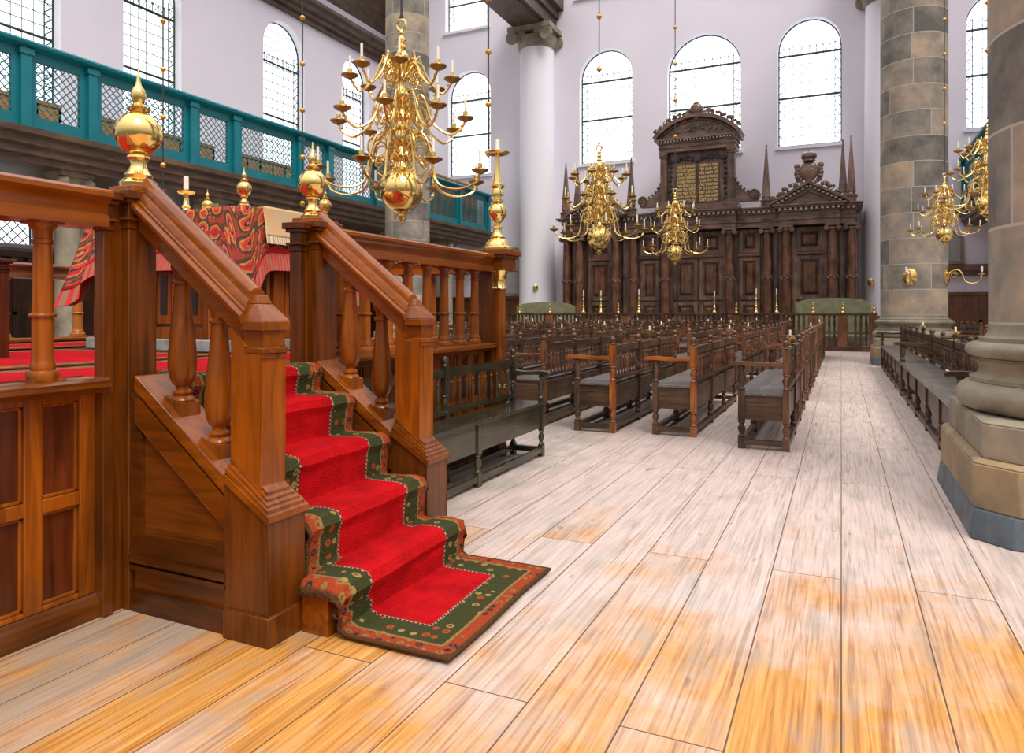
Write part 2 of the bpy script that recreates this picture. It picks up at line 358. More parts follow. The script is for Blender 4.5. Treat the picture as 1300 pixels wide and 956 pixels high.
def cloth_mat():
    m, N, L, P = newmat('persian_table_cloth_wool')
    t = node(N, 'ShaderNodeTexCoord')
    vo = node(N, 'ShaderNodeTexVoronoi'); vo.inputs['Scale'].default_value = 5.8; vo.inputs['Randomness'].default_value = .3; L.new(t.outputs['UV'], vo.inputs['Vector'])
    r = ramp(N, [(.55,.25,.05), (.55,.25,.05), (.03,.02,.05), (.62,.05,.02), (.62,.05,.02), (.60,.26,.06), (.09,.045,.025), (.36,.05,.02)], [0, .10, .13, .20, .30, .33, .40, .55]); r.color_ramp.interpolation = 'CONSTANT'
    n = node(N, 'ShaderNodeTexNoise'); n.inputs['Scale'].default_value = 34; n.inputs['Detail'].default_value = 2; L.new(t.outputs['UV'], n.inputs[0])
    ma = node(N, 'ShaderNodeMath', operation='MULTIPLY_ADD'); ma.inputs[1].default_value = .10; L.new(n.outputs[0], ma.inputs[0])
    sb = node(N, 'ShaderNodeMath', operation='SUBTRACT'); sb.inputs[1].default_value = .05; L.new(vo.outputs['Distance'], sb.inputs[0]); L.new(sb.outputs[0], ma.inputs[2])
    L.new(ma.outputs[0], r.inputs[0])
    v2 = node(N, 'ShaderNodeTexVoronoi'); v2.inputs['Scale'].default_value = 27; L.new(t.outputs['UV'], v2.inputs['Vector'])
    r2 = ramp(N, [(1,1,1), (1,1,1), (0,0,0)], [0, .24, .28]); L.new(v2.outputs['Distance'], r2.inputs[0])
    rc = ramp(N, [(.66,.05,.02), (.60,.30,.06), (.66,.07,.03), (.05,.04,.07)], [0, .3, .6, .85]); rc.color_ramp.interpolation = 'CONSTANT'
    hs = node(N, 'ShaderNodeSeparateColor'); L.new(v2.outputs['Color'], hs.inputs[0]); L.new(hs.outputs[1], rc.inputs[0])
    mm = node(N, 'ShaderNodeMath', operation='MULTIPLY'); mm.inputs[1].default_value = .85; L.new(r2.outputs[0], mm.inputs[0])
    mx = node(N, 'ShaderNodeMix', data_type='RGBA'); L.new(mm.outputs[0], mx.inputs[0]); L.new(r.outputs[0], mx.inputs[6]); L.new(rc.outputs[0], mx.inputs[7])
    # woven border near lower hem (v small) : red guard stripes
    su = node(N, 'ShaderNodeSeparateXYZ'); L.new(t.outputs['UV'], su.inputs[0])
    rb = ramp(N, [(1,1,1), (0,0,0), (1,1,1), (0,0,0)], [0, .05, .16, .19]); rb.color_ramp.interpolation = 'CONSTANT'; L.new(su.outputs[1], rb.inputs[0])
    m2 = node(N, 'ShaderNodeMix', data_type='RGBA'); L.new(rb.outputs[0], m2.inputs[0]); L.new(mx.outputs[2], m2.inputs[6]); m2.inputs[7].default_value = (.50, .02, .02, 1)
    L.new(m2.outputs[2], P.inputs['Base Color']); P.inputs['Roughness'].default_value = .9
    return m
CLOTH = cloth_mat()
def stripe_mat(key, a, b, n):
    m, N, L, P = newmat(key); t = node(N, 'ShaderNodeTexCoord'); wv = node(N, 'ShaderNodeTexWave'); wv.bands_direction = 'X'
    wv.inputs['Scale'].default_value = n; L.new(t.outputs['UV'], wv.inputs['Vector']); r = ramp(N, [a, a, b, b], [0, .48, .52, 1]); L.new(wv.outputs[0], r.inputs[0])
    L.new(r.outputs[0], P.inputs['Base Color']); P.inputs['Roughness'].default_value = .9; return m
FRINGE = stripe_mat('striped_fringe_wool', (.62, .03, .03), (.34, .17, .10), 9)
DAMASK = plain('cream_damask', (.62, .50, .30), .8, col2=(.72, .45, .20), nscale=9)
CREAMF = stripe_mat('cream_fringe', (.75, .62, .42), (.45, .33, .18), 12)

# ============================================================ THE SHELL
YW, XL, XR = 33.9, -23.7, 11.2
struct('floor', MB().box(XL, XR, -4, YW, -.1, 0), FLOOR)
def arch(c, wd, zb, zt, n=14):
    r = wd/2; zs = zt-r
    return [(c-r, zb), (c+r, zb)]+[(c+r*cos(pi*i/n), zs+r*sin(pi*i/n)) for i in range(n+1)]
def wall(name, fn, a0, a1, z0, z1, holes, mat, depth=.6):
    m = MB(); outer = [(a0, z0), (a1, z0), (a1, z1), (a0, z1)]
    loops = [outer]+[list(reversed(h)) for h in holes]
    pts = [p for l in loops for p in l]
    tr = tessellate_polygon([[Vector((p[0], p[1], 0)) for p in l] for l in loops])
    n = len(pts)
    vs = [fn(p[0], p[1], 0) for p in pts]+[fn(p[0], p[1], depth) for p in pts]
    fs = [tuple(t) for t in tr]+[tuple(i+n for i in reversed(t)) for t in tr]
    k = 0
    for l in loops:
        q = len(l)
        for i in range(q): fs.append((k+i, k+(i+1) % q, k+(i+1) % q+n, k+i+n))
        k += q
    m.add(vs, fs)
    return struct(name, m, mat, smooth=False)
fb = lambda a, z, d: (a, YW+d, z)
fl = lambda a, z, d: (XL-d, a, z)
fr_ = lambda a, z, d: (XR+d, a, z)
back_w = [(-10.6, 2.7, 8.8, 14.45), (-5.85, 3.35, 8.8, 14.45), (-1.28, 2.6, 8.75, 14.4), (-18.25, 2.6, 8.75, 14.45), (5.9, 2.6, 8.8, 14.4), (-18.4, 2.65, 16.7, 20.6), (-10.7, 2.9, 17.2, 22)]
left_w = [(13.9, 2.7, 7.6, 14.9), (18.8, 2.5, 7.6, 14.9), (25.8, 2.7, 7.6, 14.97), (31.2, 2.3, 7.6, 14.97)]
left_low = [(13.2, 2.6, 3.55, 4.75), (18.6, 2.5, 3.55, 4.75), (25.6, 2.5, 3.55, 4.75)]
wall('wall_back', fb, XL, XR, 0, 24, [arch(*a) for a in back_w], WALL)
def chamf(c, wd, zb, zt): return [(c-wd/2, zb), (c+wd/2, zb), (c+wd/2, zt-.3), (c+wd/2-.35, zt), (c-wd/2+.35, zt), (c-wd/2, zt-.3)]
wall('wall_left', fl, -4, YW, 0, 24, [arch(*a) for a in left_w]+[chamf(*a) for a in left_low], WALL)
wall('wall_right', fr_, 14, YW, 0, 24, [arch(20, 2.6, 8.8, 14.4), arch(28, 2.6, 8.8, 14.4)], WALL)
WN = [0]
def window(fn, c, wd, zb, zt, low=False, k_=1.0):
    WN[0] += 1
    o = chamf(c, wd, zb, zt) if low else arch(c, wd, zb, zt, 20)
    m = MB(); path = [fn(a, z, .40) for a, z in o]+[fn(*o[0], .40)]
    m.tube(path, .05, 4); fr = struct('window_%d' % WN[0], m, LEAD)
    fr['_o'] = (0, 0, 0)
    tr = tessellate_polygon([[Vector((p[0], p[1], 0)) for p in o]])
    MB().add([fn(a, z, .45) for a, z in o], [tuple(t) for t in tr]).build('pane', PANE, fr, smooth=False)
    g = MB(); r = wd/2; zs = zt-r
    def half(z): return r-.05 if (z <= zs or low) else math.sqrt(max(0, r*r-(z-zs)**2))-.04
    def bar(a0, z0, a1, z1, t): g.tube([fn(a0, z0, .41), fn(a1, z1, .41)], t*k_ if t < .04 else t, 4)
    if low:
        k = -wd
        while k < wd:
            for sg in (1, -1):
                z0, z1 = zb, zt; a0, a1 = c+k, c+k+sg*(zt-zb)
                p = [(a0+(a1-a0)*t, z0+(z1-z0)*t) for t in (0, .25, .5, .75, 1)]
                for q0, q1 in zip(p, p[1:]):
                    if abs(q0[0]-c) < r-.02 and abs(q1[0]-c) < r-.02: bar(*q0, *q1, .018)
            k += .32
    else:
        H = zt-zb
        for fz in (.40, .735):
            z = zb+H*fz; h = half(z); bar(c-h, z, c+h, z, .05)
        z = zb+.12
        while z < zt-.3:
            h = half(z); bar(c-h, z, c+h, z, .017); z += .40
        for k in range(-3, 4):
            a = k*wd/7.6
            top = zs+math.sqrt(max(0, r*r-a*a))-.04
            bar(c+a, zb, c+a, min(top, zb+H*.82), .017 if abs(k) < 3 else .026)
        for sd_ in (-1, 1):   # diamond border strips
            a0 = sd_*wd*3/7.6; a1 = sd_*(r-.05); z = zb; 
            while z < zs: bar(c+a0, z, c+a1, z+.19, .02); bar(c+a1, z+.19, c+a0, z+.38, .02); z += .38
        n = 7
        for k in range(n):    # tracery in the arch
            a = -r*.75+1.5*r*k/n; b = a+1.5*r/n; zc = zb+H*.75
            bar(c+a, zc, c+(a+b)/2, zc+.28, .013); bar(c+(a+b)/2, zc+.28, c+b, zc, .013)
            bar(c+(a+b)/2, zc+.28, c+(a+b)/2, zc-.2, .02)
    g.build('glazing_bars', LEAD, fr, smooth=False)
    s = MB(); pts = [fn(c-r-.1, zb-.14, -.10), fn(c+r+.1, zb-.14, -.10), fn(c+r+.1, zb-.14, .02), fn(c-r-.1, zb-.14, .02), fn(c-r-.1, zb, -.10), fn(c+r+.1, zb, -.10), fn(c+r+.1, zb, .02), fn(c-r-.1, zb, .02)]
    s.hexa(pts).build('window_sill', WHITEP, fr)
for a in back_w: window(fb, *a, k_=.62)
for a in left_w: window(fl, *a)
for a in left_low: window(fl, *a, low=True)
for a in (20, 28): window(fr_, a, 2.6, 8.8, 14.4)

# aisle vault, its cornice, and the entablature over the left row of columns
m = MB(); n = 16; cx, r = -19.45, 4.35
for i in range(7):
    a0, a1 = pi*i/n, pi*(i+1)/n
    P0 = [(cx-(r+d)*cos(a), 16.3+(r+d)*sin(a)) for a, d in ((a0,0),(a1,0),(a1,.15),(a0,.15))]
    m.hexa([(P0[0][0], 4, P0[0][1]), (P0[1][0], 4, P0[1][1]), (P0[1][0], YW, P0[1][1]), (P0[0][0], YW, P0[0][1]),
            (P0[3][0], 4, P0[3][1]), (P0[2][0], 4, P0[2][1]), (P0[2][0], YW, P0[2][1]), (P0[3][0], YW, P0[3][1])])
struct('ceiling', m, wood('vault_boards', (.05, .032, .02), (.16, .10, .06), 'y', .6, .5))
prof = [(0,0),(.15,0),(.15,.22),(.35,.26),(.35,.45),(.55,.5),(.6,.72),(.8,.78),(.8,.95),(0,.95)]
struct('trim_1', MB().sweep([(x, z) for x, z in prof], (XL, -4, 15.45), (XL, YW, 15.45)), beamwood('y'))
m = MB().box(-15.0, -13.2, 22.8, YW, 15.72, 16.3).box(-15.15, -13.05, 22.7, YW, 16.3, 16.7).box(-15.4, -12.8, 22.6, YW, 16.7, 17.4).box(-14.8, -13.4, 22.9, YW-.2, 15.62, 15.72)
struct('trim_2', m, beamwood('y'))
struct('trim_3', MB().box(.8, 2.6, 22.8, YW, 15.2, 16.6).box(.6, 2.8, 22.6, YW, 16.6, 17.3), beamwood('y'))
# wainscot along both aisle ends and the left wall
def wains(name, fn, a0, a1, h, step=1.1):
    m = MB()
    def bx(a, b, z0, z1, d0, d1):
        p = [fn(a, z0, -d1), fn(b, z0, -d1), fn(b, z0, -d0), fn(a, z0, -d0)]; m.hexa(p+[fn(a, z1, -d1), fn(b, z1, -d1), fn(b, z1, -d0), fn(a, z1, -d0)])
    bx(a0, a1, 0, h, .0, .06); bx(a0, a1, h-.12, h, .06, .16); bx(a0, a1, 0, .2, .06, .10); bx(a0, a1, h*.45, h*.45+.1, .06, .09)
    n = int((a1-a0)/step)
    for i in range(n+1):
        a = a0+(a1-a0-.12)*i/n; bx(a, a+.12, .2, h-.12, .06, .09)
    return struct(name, m, wainwood('z'))
wains('baseboard_left', fl, -4, YW-.2, 2.9)
wains('baseboard_back', fb, XL, -14.9, 2.2)
wains('baseboard_right', fb, 2.6, XR, 2.2)
m = MB()
for i in range(40):
    y = 6+i*.5; m.box(XL+.16, XL+.32, y, y+.25, 3.0, 3.12)
m.box(XL, XL+.2, 4, YW-.2, 2.92, 3.05).box(XL, XL+.42, 4, YW-.2, 3.12, 3.3)
struct('trim_4', m, beamwood('y'))
struct('trim_5', MB().box(2.9, XR, YW-.35, YW, 2.85, 3.05).box(2.9, XR, YW-.55, YW, 3.05, 3.3), redoak('x'))

# ============================================================ COLUMNS
def attic_base(mb, c, r, z, k=1.0):
    def tor(rc, zc, a, b, t0, t1, n=9): return [(rc+a*cos(t0+(t1-t0)*i/n), zc+b*sin(t0+(t1-t0)*i/n)) for i in range(n+1)]
    h = pi/2
    pr = [(r+.12, 0)]+tor(r+.10, .10, .105, .10, -h, h)+[(r+.115, .201), (r+.115, .225)]+tor(r+.118, .285, .062, .06, -h, -3*h+.0, 8)+[(r+.095, .346), (r+.095, .365)]+tor(r+.07, .42, .075, .055, -h, h)+[(r+.06, .476), (r+.06, .505), (r+.035, .506)]+tor(r+.035, .60, .035, .094, -h, -2*h, 6)
    mb.lathe([(a, b*k) for a, b in pr], (c[0], c[1], z), 64)
def chplinth(mb, cx, cy, h, ch, z0, z1, h1=None, ch1=None):
    def ring(h, ch, z): return [(cx+a, cy+b, z) for a, b in ((-h+ch,-h),(h-ch,-h),(h,-h+ch),(h,h-ch),(h-ch,h),(-h+ch,h),(-h,h-ch),(-h,-h+ch))]
    h1 = h if h1 is None else h1; ch1 = ch if ch1 is None else ch1
    vs = ring(h, ch, z0)+ring(h1, ch1, z1)
    mb.add(vs, [tuple(reversed(range(8))), tuple(range(8, 16))]+[(i, (i+1) % 8, (i+1) % 8+8, i+8) for i in range(8)])
def big_column(X, Y, label):
    t = thing('stone_column', label, 'column', (X, Y, 0), 'tall sandstone columns of the nave')
    m = MB(); chplinth(m, X, Y, 1.03, .19, 0, .185, 1.005, .19); m.build('plinth_kerb', SLATE, t, bevel=.012)
    m = MB(); chplinth(m, X, Y, 1.005, .2, .186, .46); chplinth(m, X, Y, 1.005, .2, .46, .485, .98, .2); m.build('plinth', STONE3, t, bevel=.01)
    m = MB(); chplinth(m, X, Y, .95, .2, .485, .70); chplinth(m, X, Y, .95, .2, .70, .715, .94, .2); m.build('plinth_step', STONE2, t, bevel=.01)
    m = MB(); attic_base(m, (X, Y), .79, .715, 1.0); m.build('column_base', STONE2, t)
    m = MB(); m.lathe([(.79, 1.30), (.795, 5), (.79, 10), (.76, 16.4)], (X, Y, 0), 64, ph=.4); m.build('shaft', STONE, t)
    return t
big_column(1.75, 6.03, 'tall round sandstone column on stepped chamfered plinth, nearest to the right edge')
big_column(1.75, 21.7, 'tall round sandstone column far down the aisle with two wall sconces')
t = big_column(-14.2, 21.7, 'tall round sandstone column standing in front of the teal gallery')
def wall_column(X, label, zc):
    t = thing('plaster_column', label, 'column', (X, YW-.5, 0), 'white engaged columns on the back wall')
    MB().lathe([(.98, 0), (.98, .5), (.95, .6), (.91, .8), (.91, 8), (.86, zc)], (X, YW-.5, 0), 40).build('shaft', WHITEP, t)
    m = MB().lathe([(.88, zc), (.95, zc+.08), (1.0, zc+.3), (1.05, zc+.55)], (X, YW-.5, 0), 32).box(X-1.15, X+1.15, YW-1.65, YW, zc+.75, zc+1.0)
    for sx_ in (-1, 1):
        for y in (YW-1.62, YW-.1):
            m.lathe([(.30, -.1), (.33, 0), (.30, .1)], (X+sx_*.92, y+.05, zc+.45), 14, rot=Matrix.Rotation(pi/2, 3, 'X'))
        m.box(X+sx_*.6-.35, X+sx_*.6+.35, YW-1.55, YW, zc+.55, zc+.75)
    m.build('capital', STONE2, t)
wall_column(-14.05, 'white plaster engaged column with scrolled stone capital left of the ark', 14.65)
wall_column(1.78, 'white plaster engaged column half behind the far sandstone column', 14.15)

# ============================================================ GALLERIES
GX = -17.0
def lattice(fn, a0, a1, z0, z1, s=.19, t=.016):
    m = MB(); H = z1-z0; W = a1-a0
    def clip(a, z, sg):   # diagonal through (a, z0) heading sg
        pts = []
        for tt in (0, H): pass
        ta, tb = 0, H
        if sg > 0: ta = max(ta, a0-a); tb = min(tb, a1-a)
        else: ta = max(ta, a-a1); tb = min(tb, a-a0)
        if tb-ta < .03: return
        p, q = (a+sg*ta, z0+ta), (a+sg*tb, z0+tb); d = .012*sg
        m.hexa([fn(p[0]-t, p[1], d), fn(q[0]-t, q[1], d), fn(q[0]+t, q[1], d), fn(p[0]+t, p[1], d), fn(p[0]-t, p[1], d+.012), fn(q[0]-t, q[1], d+.012), fn(q[0]+t, q[1], d+.012), fn(p[0]+t, p[1], d+.012)])
    a = a0-H
    while a < a1+H: clip(a, z0, 1); clip(a, z0, -1); a += s
    return m
def gallery(X, sg, Y0, Y1, cuts, label, lab2):
    """front plane at X, the aisle beyond it on the side sg"""
    t = thing('gallery', label, 'gallery', (X, Y0, 4.85))
    wo = beamwood('y')
    P = [(0,4.85),(0,5.0),(-.1,5.03),(-.1,5.2),(-.2,5.24),(-.2,5.42),(-.32,5.46),(-.32,5.6),(.6,5.6),(.6,4.85)]
    MB().sweep([(a*sg, z) for a, z in P], (X, Y0, 0), (X, Y1, 0)).build('gallery_beam', wo, t)
    x2 = X+sg*6.55
    MB().box(X+sg*.6, x2, Y0, Y1, 5.2, 5.45).build('gallery_floor', beamwood('x'), t)
    f = lambda a, z, d: (X-sg*.02-sg*d+sg*.05, a, z)
    for i, (a, b) in enumerate(zip(cuts, cuts[1:])):
        m = MB().box(X, X+sg*.1, a+.1, b-.1, 5.6, 5.93).box(X, X+sg*.1, a+.1, b-.1, 7.22, 7.44)
        e = .28 if b-a > 1 else .1
        m.box(X, X+sg*.1, a+.1, a+e, 5.93, 7.22).box(X, X+sg*.1, b-e, b-.1, 5.93, 7.22)
        p = m.build('parapet_panel', TEAL, t)
        lattice(f, a+e-.02, b-e+.02, 5.9, 7.25).build('lattice', TEAL, p, smooth=False)
    for a in cuts:
        MB().box(X-sg*.1, X+sg*.14, a-.12, a+.12, 5.6, 7.3).box(X-sg*.13, X+sg*.16, a-.16, a+.16, 7.3, 7.44).build('parapet_post', TEAL, t)
    MB().sweep([(a*sg, z) for a, z in [(-.06,7.44),(-.2,7.5),(-.22,7.56),(-.16,7.62),(.2,7.62),(.2,7.44)]], (X, cuts[0], 0), (X, cuts[-1], 0)).build('handrail', TEAL, t)
    return t
cuts = [1.0, 4.2, 5.7, 8.5, 10.1, 11.7, 14.75, 16.35, 19.2, 20.8, 23.7, 25.3, 27.6, 30.6, 33.7]
gallery(GX, -1, 0, YW-.1, cuts, 'long teal gallery with lattice parapet on a dark moulded beam, left side', '')
gallery(4.5, 1, 26, YW-.1, [27.6, 30.6, 33.7], 'teal gallery glimpsed between the two right sandstone columns', '')
def box_pew(name, label, x0, x1, y0, y1, z0, z1, mat):
    t = thing(name, label, 'pew', (x0, y0, z0))
    MB().box(x0, x1, y0, y1, z1-.1, z1).box(x0+.05, x1-.05, y0, y1, z0, z0+.3).build('rail', mat, t)
    k = int((y1-y0)/.6)
    m = MB()
    for i in range(k+1):
        y = y0+(y1-y0-.08)*i/k; m.box(x0+.03, x1-.03, y, y+.08, z0+.3, z1-.1)
    m.build('stile', mat, t); MB().box((x0+x1)/2-.02, (x0+x1)/2+.02, y0, y1, z0+.3, z1-.1).build('back_panel', mat, t)
pw = wood('honey_oak', (.30, .12, .02), (.62, .28, .06), 'y', .4, .6)
box_pew('gallery_pew', 'honey coloured boarded pew behind the far lattice of the gallery', -18.0, -17.5, 25.3, 33.5, 5.6, 8.0, pw)
for i, (a, b) in enumerate(((8, 12.4), (13.5, 17.6), (18.4, 23.5))):
    box_pew('gallery_pew', 'honey wood seat back seen through the gallery lattice, %s from the left' % ORD[i], -19.3, -19.2, a, b, 5.45, 7.0, pw)
def gallery_column(X, Y, label):
    t = thing('gallery_column', label, 'column', (X, Y, 0), 'small stone columns carrying the left gallery')
    MB().lathe([(.40, 0), (.40, .15), (.36, .17), (.40, .25), (.38, .33), (.30, .36), (.29, .5), (.27, 4.4), (.30, 4.42), (.30, 4.47), (.27, 4.49)], (X, Y, 0), 28).build('shaft', STONE2, t)
    m = MB().lathe([(.27, 4.47), (.34, 4.56), (.36, 4.66)], (X, Y, 0), 24).box(X-.42, X+.42, Y-.42, Y+.42, 4.74, 4.85).box(X-.36, X+.36, Y-.36, Y+.36, 4.64, 4.74)
    for a in (-1, 1):
        for b in (-1, 1):
            m.lathe([(.02,-.13),(.12,-.12),(.13,0),(.12,.12),(.02,.13)], (X+a*.36, Y+b*.33, 4.6), 12, rot=Matrix.Rotation(pi/2, 3, 'Y') @ Matrix.Rotation(pi/4*a*b, 3, 'X'))
    m.build('capital', STONE2, t)
for i, y in enumerate((7.0, 11.5, 16.1, 25.8, 30.4)): gallery_column(-17.6, y, 'small ionic stone column under the left gallery, %s from the left' % ORD[i])

# ============================================================ RAIL COLONNETTES AND TURNED WORK
def colonnette(x, y, z0, z1, r=.042):
    H = z1-z0
    m = MB().box(x-r*1.5, x+r*1.5, y-r*1.5, y+r*1.5, z0, z0+.012)
    m.lathe([(r*1.45, .012), (r*1.5, .03), (r*1.35, .045), (r*1.12, .05), (r*1.2, .065), (r*1.05, .08), (r, .10), (r*.98, H*.40), (r*1.22, H*.405), (r*1.28, H*.415), (r*1.22, H*.425), (r*.97, H*.43), (r*.84, H-.10), (r*1.0, H-.095), (r*1.0, H-.082), (r*.86, H-.075), (r*.9, H-.04), (r*1.25, H-.025), (r*1.3, H-.012)], (x, y, z0), 18)
    m.box(x-r*1.4, x+r*1.4, y-r*1.4, y+r*1.4, z1-.013, z1)
    return m
def finial(t, x, y, z, s=1.0, mat=BRASS):
    m = MB().lathe([(.085,0),(.087,.02),(.075,.035),(.06,.045),(.064,.06),(.045,.085),(.035,.11),(.04,.135),(.052,.145),(.05,.155),(.035,.165)], (x, y, z), 24)
    m.v = [(x+(a-x)*s, y+(b-y)*s, z+(c-z)*s) for a, b, c in m.v]
    k = MB().lathe([(.035,.16)]+[(max(.03, .107*cos(a)), .265+.107*sin(a)) for a in [(-80+160*i/18)*pi/180 for i in range(19)]]+[(.03,.372),(.052,.378),(.054,.388),(.035,.395),(.024,.41),(.03,.43),(.034,.455),(.028,.48),(.014,.50),(.010,.52),(.004,.57),(.002,.58)], (x, y, z), 32)
    k.v = [(x+(a-x)*s, y+(b-y)*s, z+(c-z)*s) for a, b, c in k.v]
    f = m.build('finial_base', mat, t) if t else m.build('finial', mat, None, (x, y, z))
    k.build('finial_ball', mat, t if t else f)
    return f
RAILP = [(-.09,0),(.09,0),(.09,.05),(.075,.06),(.08,.10),(.10,.125),(.12,.135),(.12,.155),(.105,.17),(.03,.18),(-.03,.18),(-.105,.17),(-.12,.155),(-.12,.135),(-.10,.125),(-.08,.10),(-.075,.06),(-.09,.05)]
LEDGEP = [(-.10,0),(.05,0),(.07,.02),(.10,.03),(.10,.055),(.08,.07),(-.10,.07)]

# ============================================================ THE DAIS (raised platform)
FX = -3.12       # centre line of the front railing
BX, EY = -8.5, 6.3
dais = thing('dais', 'raised panelled oak dais with colonnette railing and stair opening', 'platform', (-5.8, 2.5, 0))
MB().box(BX-.05, -3.16, -1.5, EY+.08, 0, 1.03).build('deck', stagewood('y'), dais)
def panelling(fn, a0, a1, n, z0, z1, dais, rows=((.07+.06, .53), (.59, 1.0))):
    """frame and fielded panels; fn(a, z, depth out of the face)"""
    st = .075; W = (a1-a0-st)/n
    m = MB()
    def bx(mm, a, b, c, d, o0, o1, ins=0):
        q = [fn(a, c, o0), fn(b, c, o0), fn(b, d, o0), fn(a, d, o0), fn(a+ins, c+ins, o1), fn(b-ins, c+ins, o1), fn(b-ins, d-ins, o1), fn(a+ins, d-ins, o1)]
        mm.hexa(q)
    for i in range(n+1): bx(m, a0+W*i, a0+W*i+st, .11, 1.03, 0, .04, .0)
    for i in range(n):
        b = a0+W*i+st; e = a0+W*(i+1)
        for zz in ((.11, rows[0][0]), (rows[0][1], rows[1][0]), (rows[1][1], 1.03)): bx(m, b, e, zz[0], zz[1], 0, .04)
        for r0, r1 in rows:   # moulding slopes
            for (p, q, r, s) in ((b, b+.015, r0, r1), (e-.015, e, r0, r1)): bx(m, p, q, r, s, 0, .025)
            bx(m, b, e, r0, r0+.015, 0, .025); bx(m, b, e, r1-.015, r1, 0, .025)
    m.build('panel_frame', stagewood('z'), dais, bevel=.004)
    for i in range(n):
        for r0, r1 in rows:
            k = MB(); bx(k, a0+W*i+st+.015, a0+W*(i+1)-.015, r0+.015, r1-.015, 0, .012, .0); k.build('panel', panelwood('z'), dais)
fx = lambda a, z, d: (-3.16+d*1.0, a, z)
panelling(fx, -1.5, 2.17, 15, 0, 1.03, dais)
panelling(fx, 3.74, 6.12, 10, 0, 1.03, dais)
for (a, b) in ((-1.5, 2.175), (3.71, EY+.1)):
    MB().sweep([(0,0),(.075,0),(.075,.07),(.06,.09),(.045,.11),(0,.11)], (-3.16, a, 0), (-3.16, b, 0)).build('skirting', bodywood('y'), dais)
    MB().sweep(LEDGEP, (FX, a, 1.03), (FX, b, 1.03)).build('ledge', stagewood('y'), dais, bevel=.003)
    MB().sweep(RAILP, (FX, a, 1.785), (FX, b, 1.785)).build('rail', railwood('y'), dais)
ys = [1.93-.30*i for i in range(12)]+[3.93+.282*i for i in range(8)]
for y in ys: colonnette(FX, y, 1.10, 1.79).build('colonnette', stagewood('z'), dais)
# far end rail and rear rail
MB().sweep(LEDGEP, (-3.2, EY, 1.03), (BX, EY, 1.03), lat=(0,1,0)).build('ledge', stagewood('x'), dais)
MB().sweep(RAILP, (-3.2, EY, 1.785), (BX, EY, 1.785), lat=(0,1,0)).build('rail', stagewood('x'), dais)
for i in range(16): colonnette(-3.5-.32*i, EY, 1.10, 1.79).build('colonnette', stagewood('z'), dais)
MB().sweep(RAILP, (BX, -1.5, 1.785), (BX, EY, 1.785)).build('rail', redoak('y'), dais)
MB().sweep(LEDGEP, (BX, -1.5, 1.03), (BX, EY, 1.03)).build('ledge', stagewood('y'), dais)
orang = wood('orange_oak', (.40, .12, .015), (.70, .25, .04), 'z', .3, .7)
for i in range(9): colonnette(BX, -1.2+.86*i, 1.10, 1.79, .055).build('colonnette', orang, dais)
def postblock(t, x0, x1, y0, y1, z0, z1, mat=None, cap=True, name='post', h=.18):
    m = MB().box(x0, x1, y0, y1, z0, z1-h)
    if cap:
        e = .012
        for (a, b, c) in ((0, .04, .004), (.04, .055, .018), (.055, .12, .0), (.12, .14, .018), (.14, .18, .034)):
            m.box(x0-c, x1+c, y0-c, y1+c, z1-h+a*h/.18, z1-h+b*h/.18)
    return m.build(name, mat or bodywood('z'), t, bevel=.004)
# posts at the stair head (left, then right) and the corner
for s, y0, y1 in ((1, 2.27, 2.42), (-1, 3.53, 3.71)):
    postblock(dais, -3.15 if s == 1 else -3.10, -3.03 if s == 1 else -2.98, y0, y1, 0, 1.97)
    if s == 1: postblock(dais, -3.125, -3.06, 2.165, 2.215, 0, 1.955); MB().box(-3.15, -3.08, 2.215, 2.27, 0, 1.93).build('post_filler', stagewood('z'), dais)
    else: postblock(dais, -3.12, -3.035, 3.44, 3.49, 1.03, 1.955); MB().box(-3.13, -3.06, 3.49, 3.53, .9, 1.93).build('post_filler', stagewood('z'), dais)
    yc = (2.375, 3.63)[s < 0]
    MB().box(-3.19, -3.01, yc-.09, yc+.09, 1.97, 2.0).build('finial_block', stagewood('z'), dais, bevel=.004)
    finial(dais, -3.1, yc, 2.0, 1.0 if s == 1 else .86)
postblock(dais, -3.22, -3.05, 6.13, 6.42, 0, 1.80, cap=False, h=0)
m = MB()
for a, b, c in ((1.80, 1.82, .02), (1.82, 1.92, 0), (1.92, 1.95, .02), (1.95, 2.0, .045)): m.box(-3.22-c, -2.93+c, 6.13-c, 6.42+c, a, b)
m.build('corner_entablature', stagewood('x'), dais, bevel=.004)
MB().lathe([(.075,0),(.075,.1),(.068,.12),(.075,.16),(.066,.2),(.064,.7),(.062,1.62)], (-3.035, 6.26, 0), 28).build('corner_column', stagewood('z'), dais)
MB().lathe([(.066,1.62),(.078,1.63),(.066,1.65),(.066,1.72),(.075,1.76),(.09,1.79),(.095,1.80)], (-3.035, 6.26, 0), 28).build('brass_capital', BRASS, dais)
MB().lathe([(.066,.66),(.078,.665),(.082,.68),(.078,.695),(.066,.70)], (-3.035, 6.26, 0), 28).build('brass_ring', BRASS, dais)

x_, y_ = (2-650)/903*5.4*cos(TH)-5.4*sin(TH), (2-650)/903*5.4*sin(TH)+5.4*cos(TH)
postblock(dais, x_-.07, x_+.03, y_-.06, y_+.04, 1.03, 1.80, panelwood('z'), True, 'post', .1)

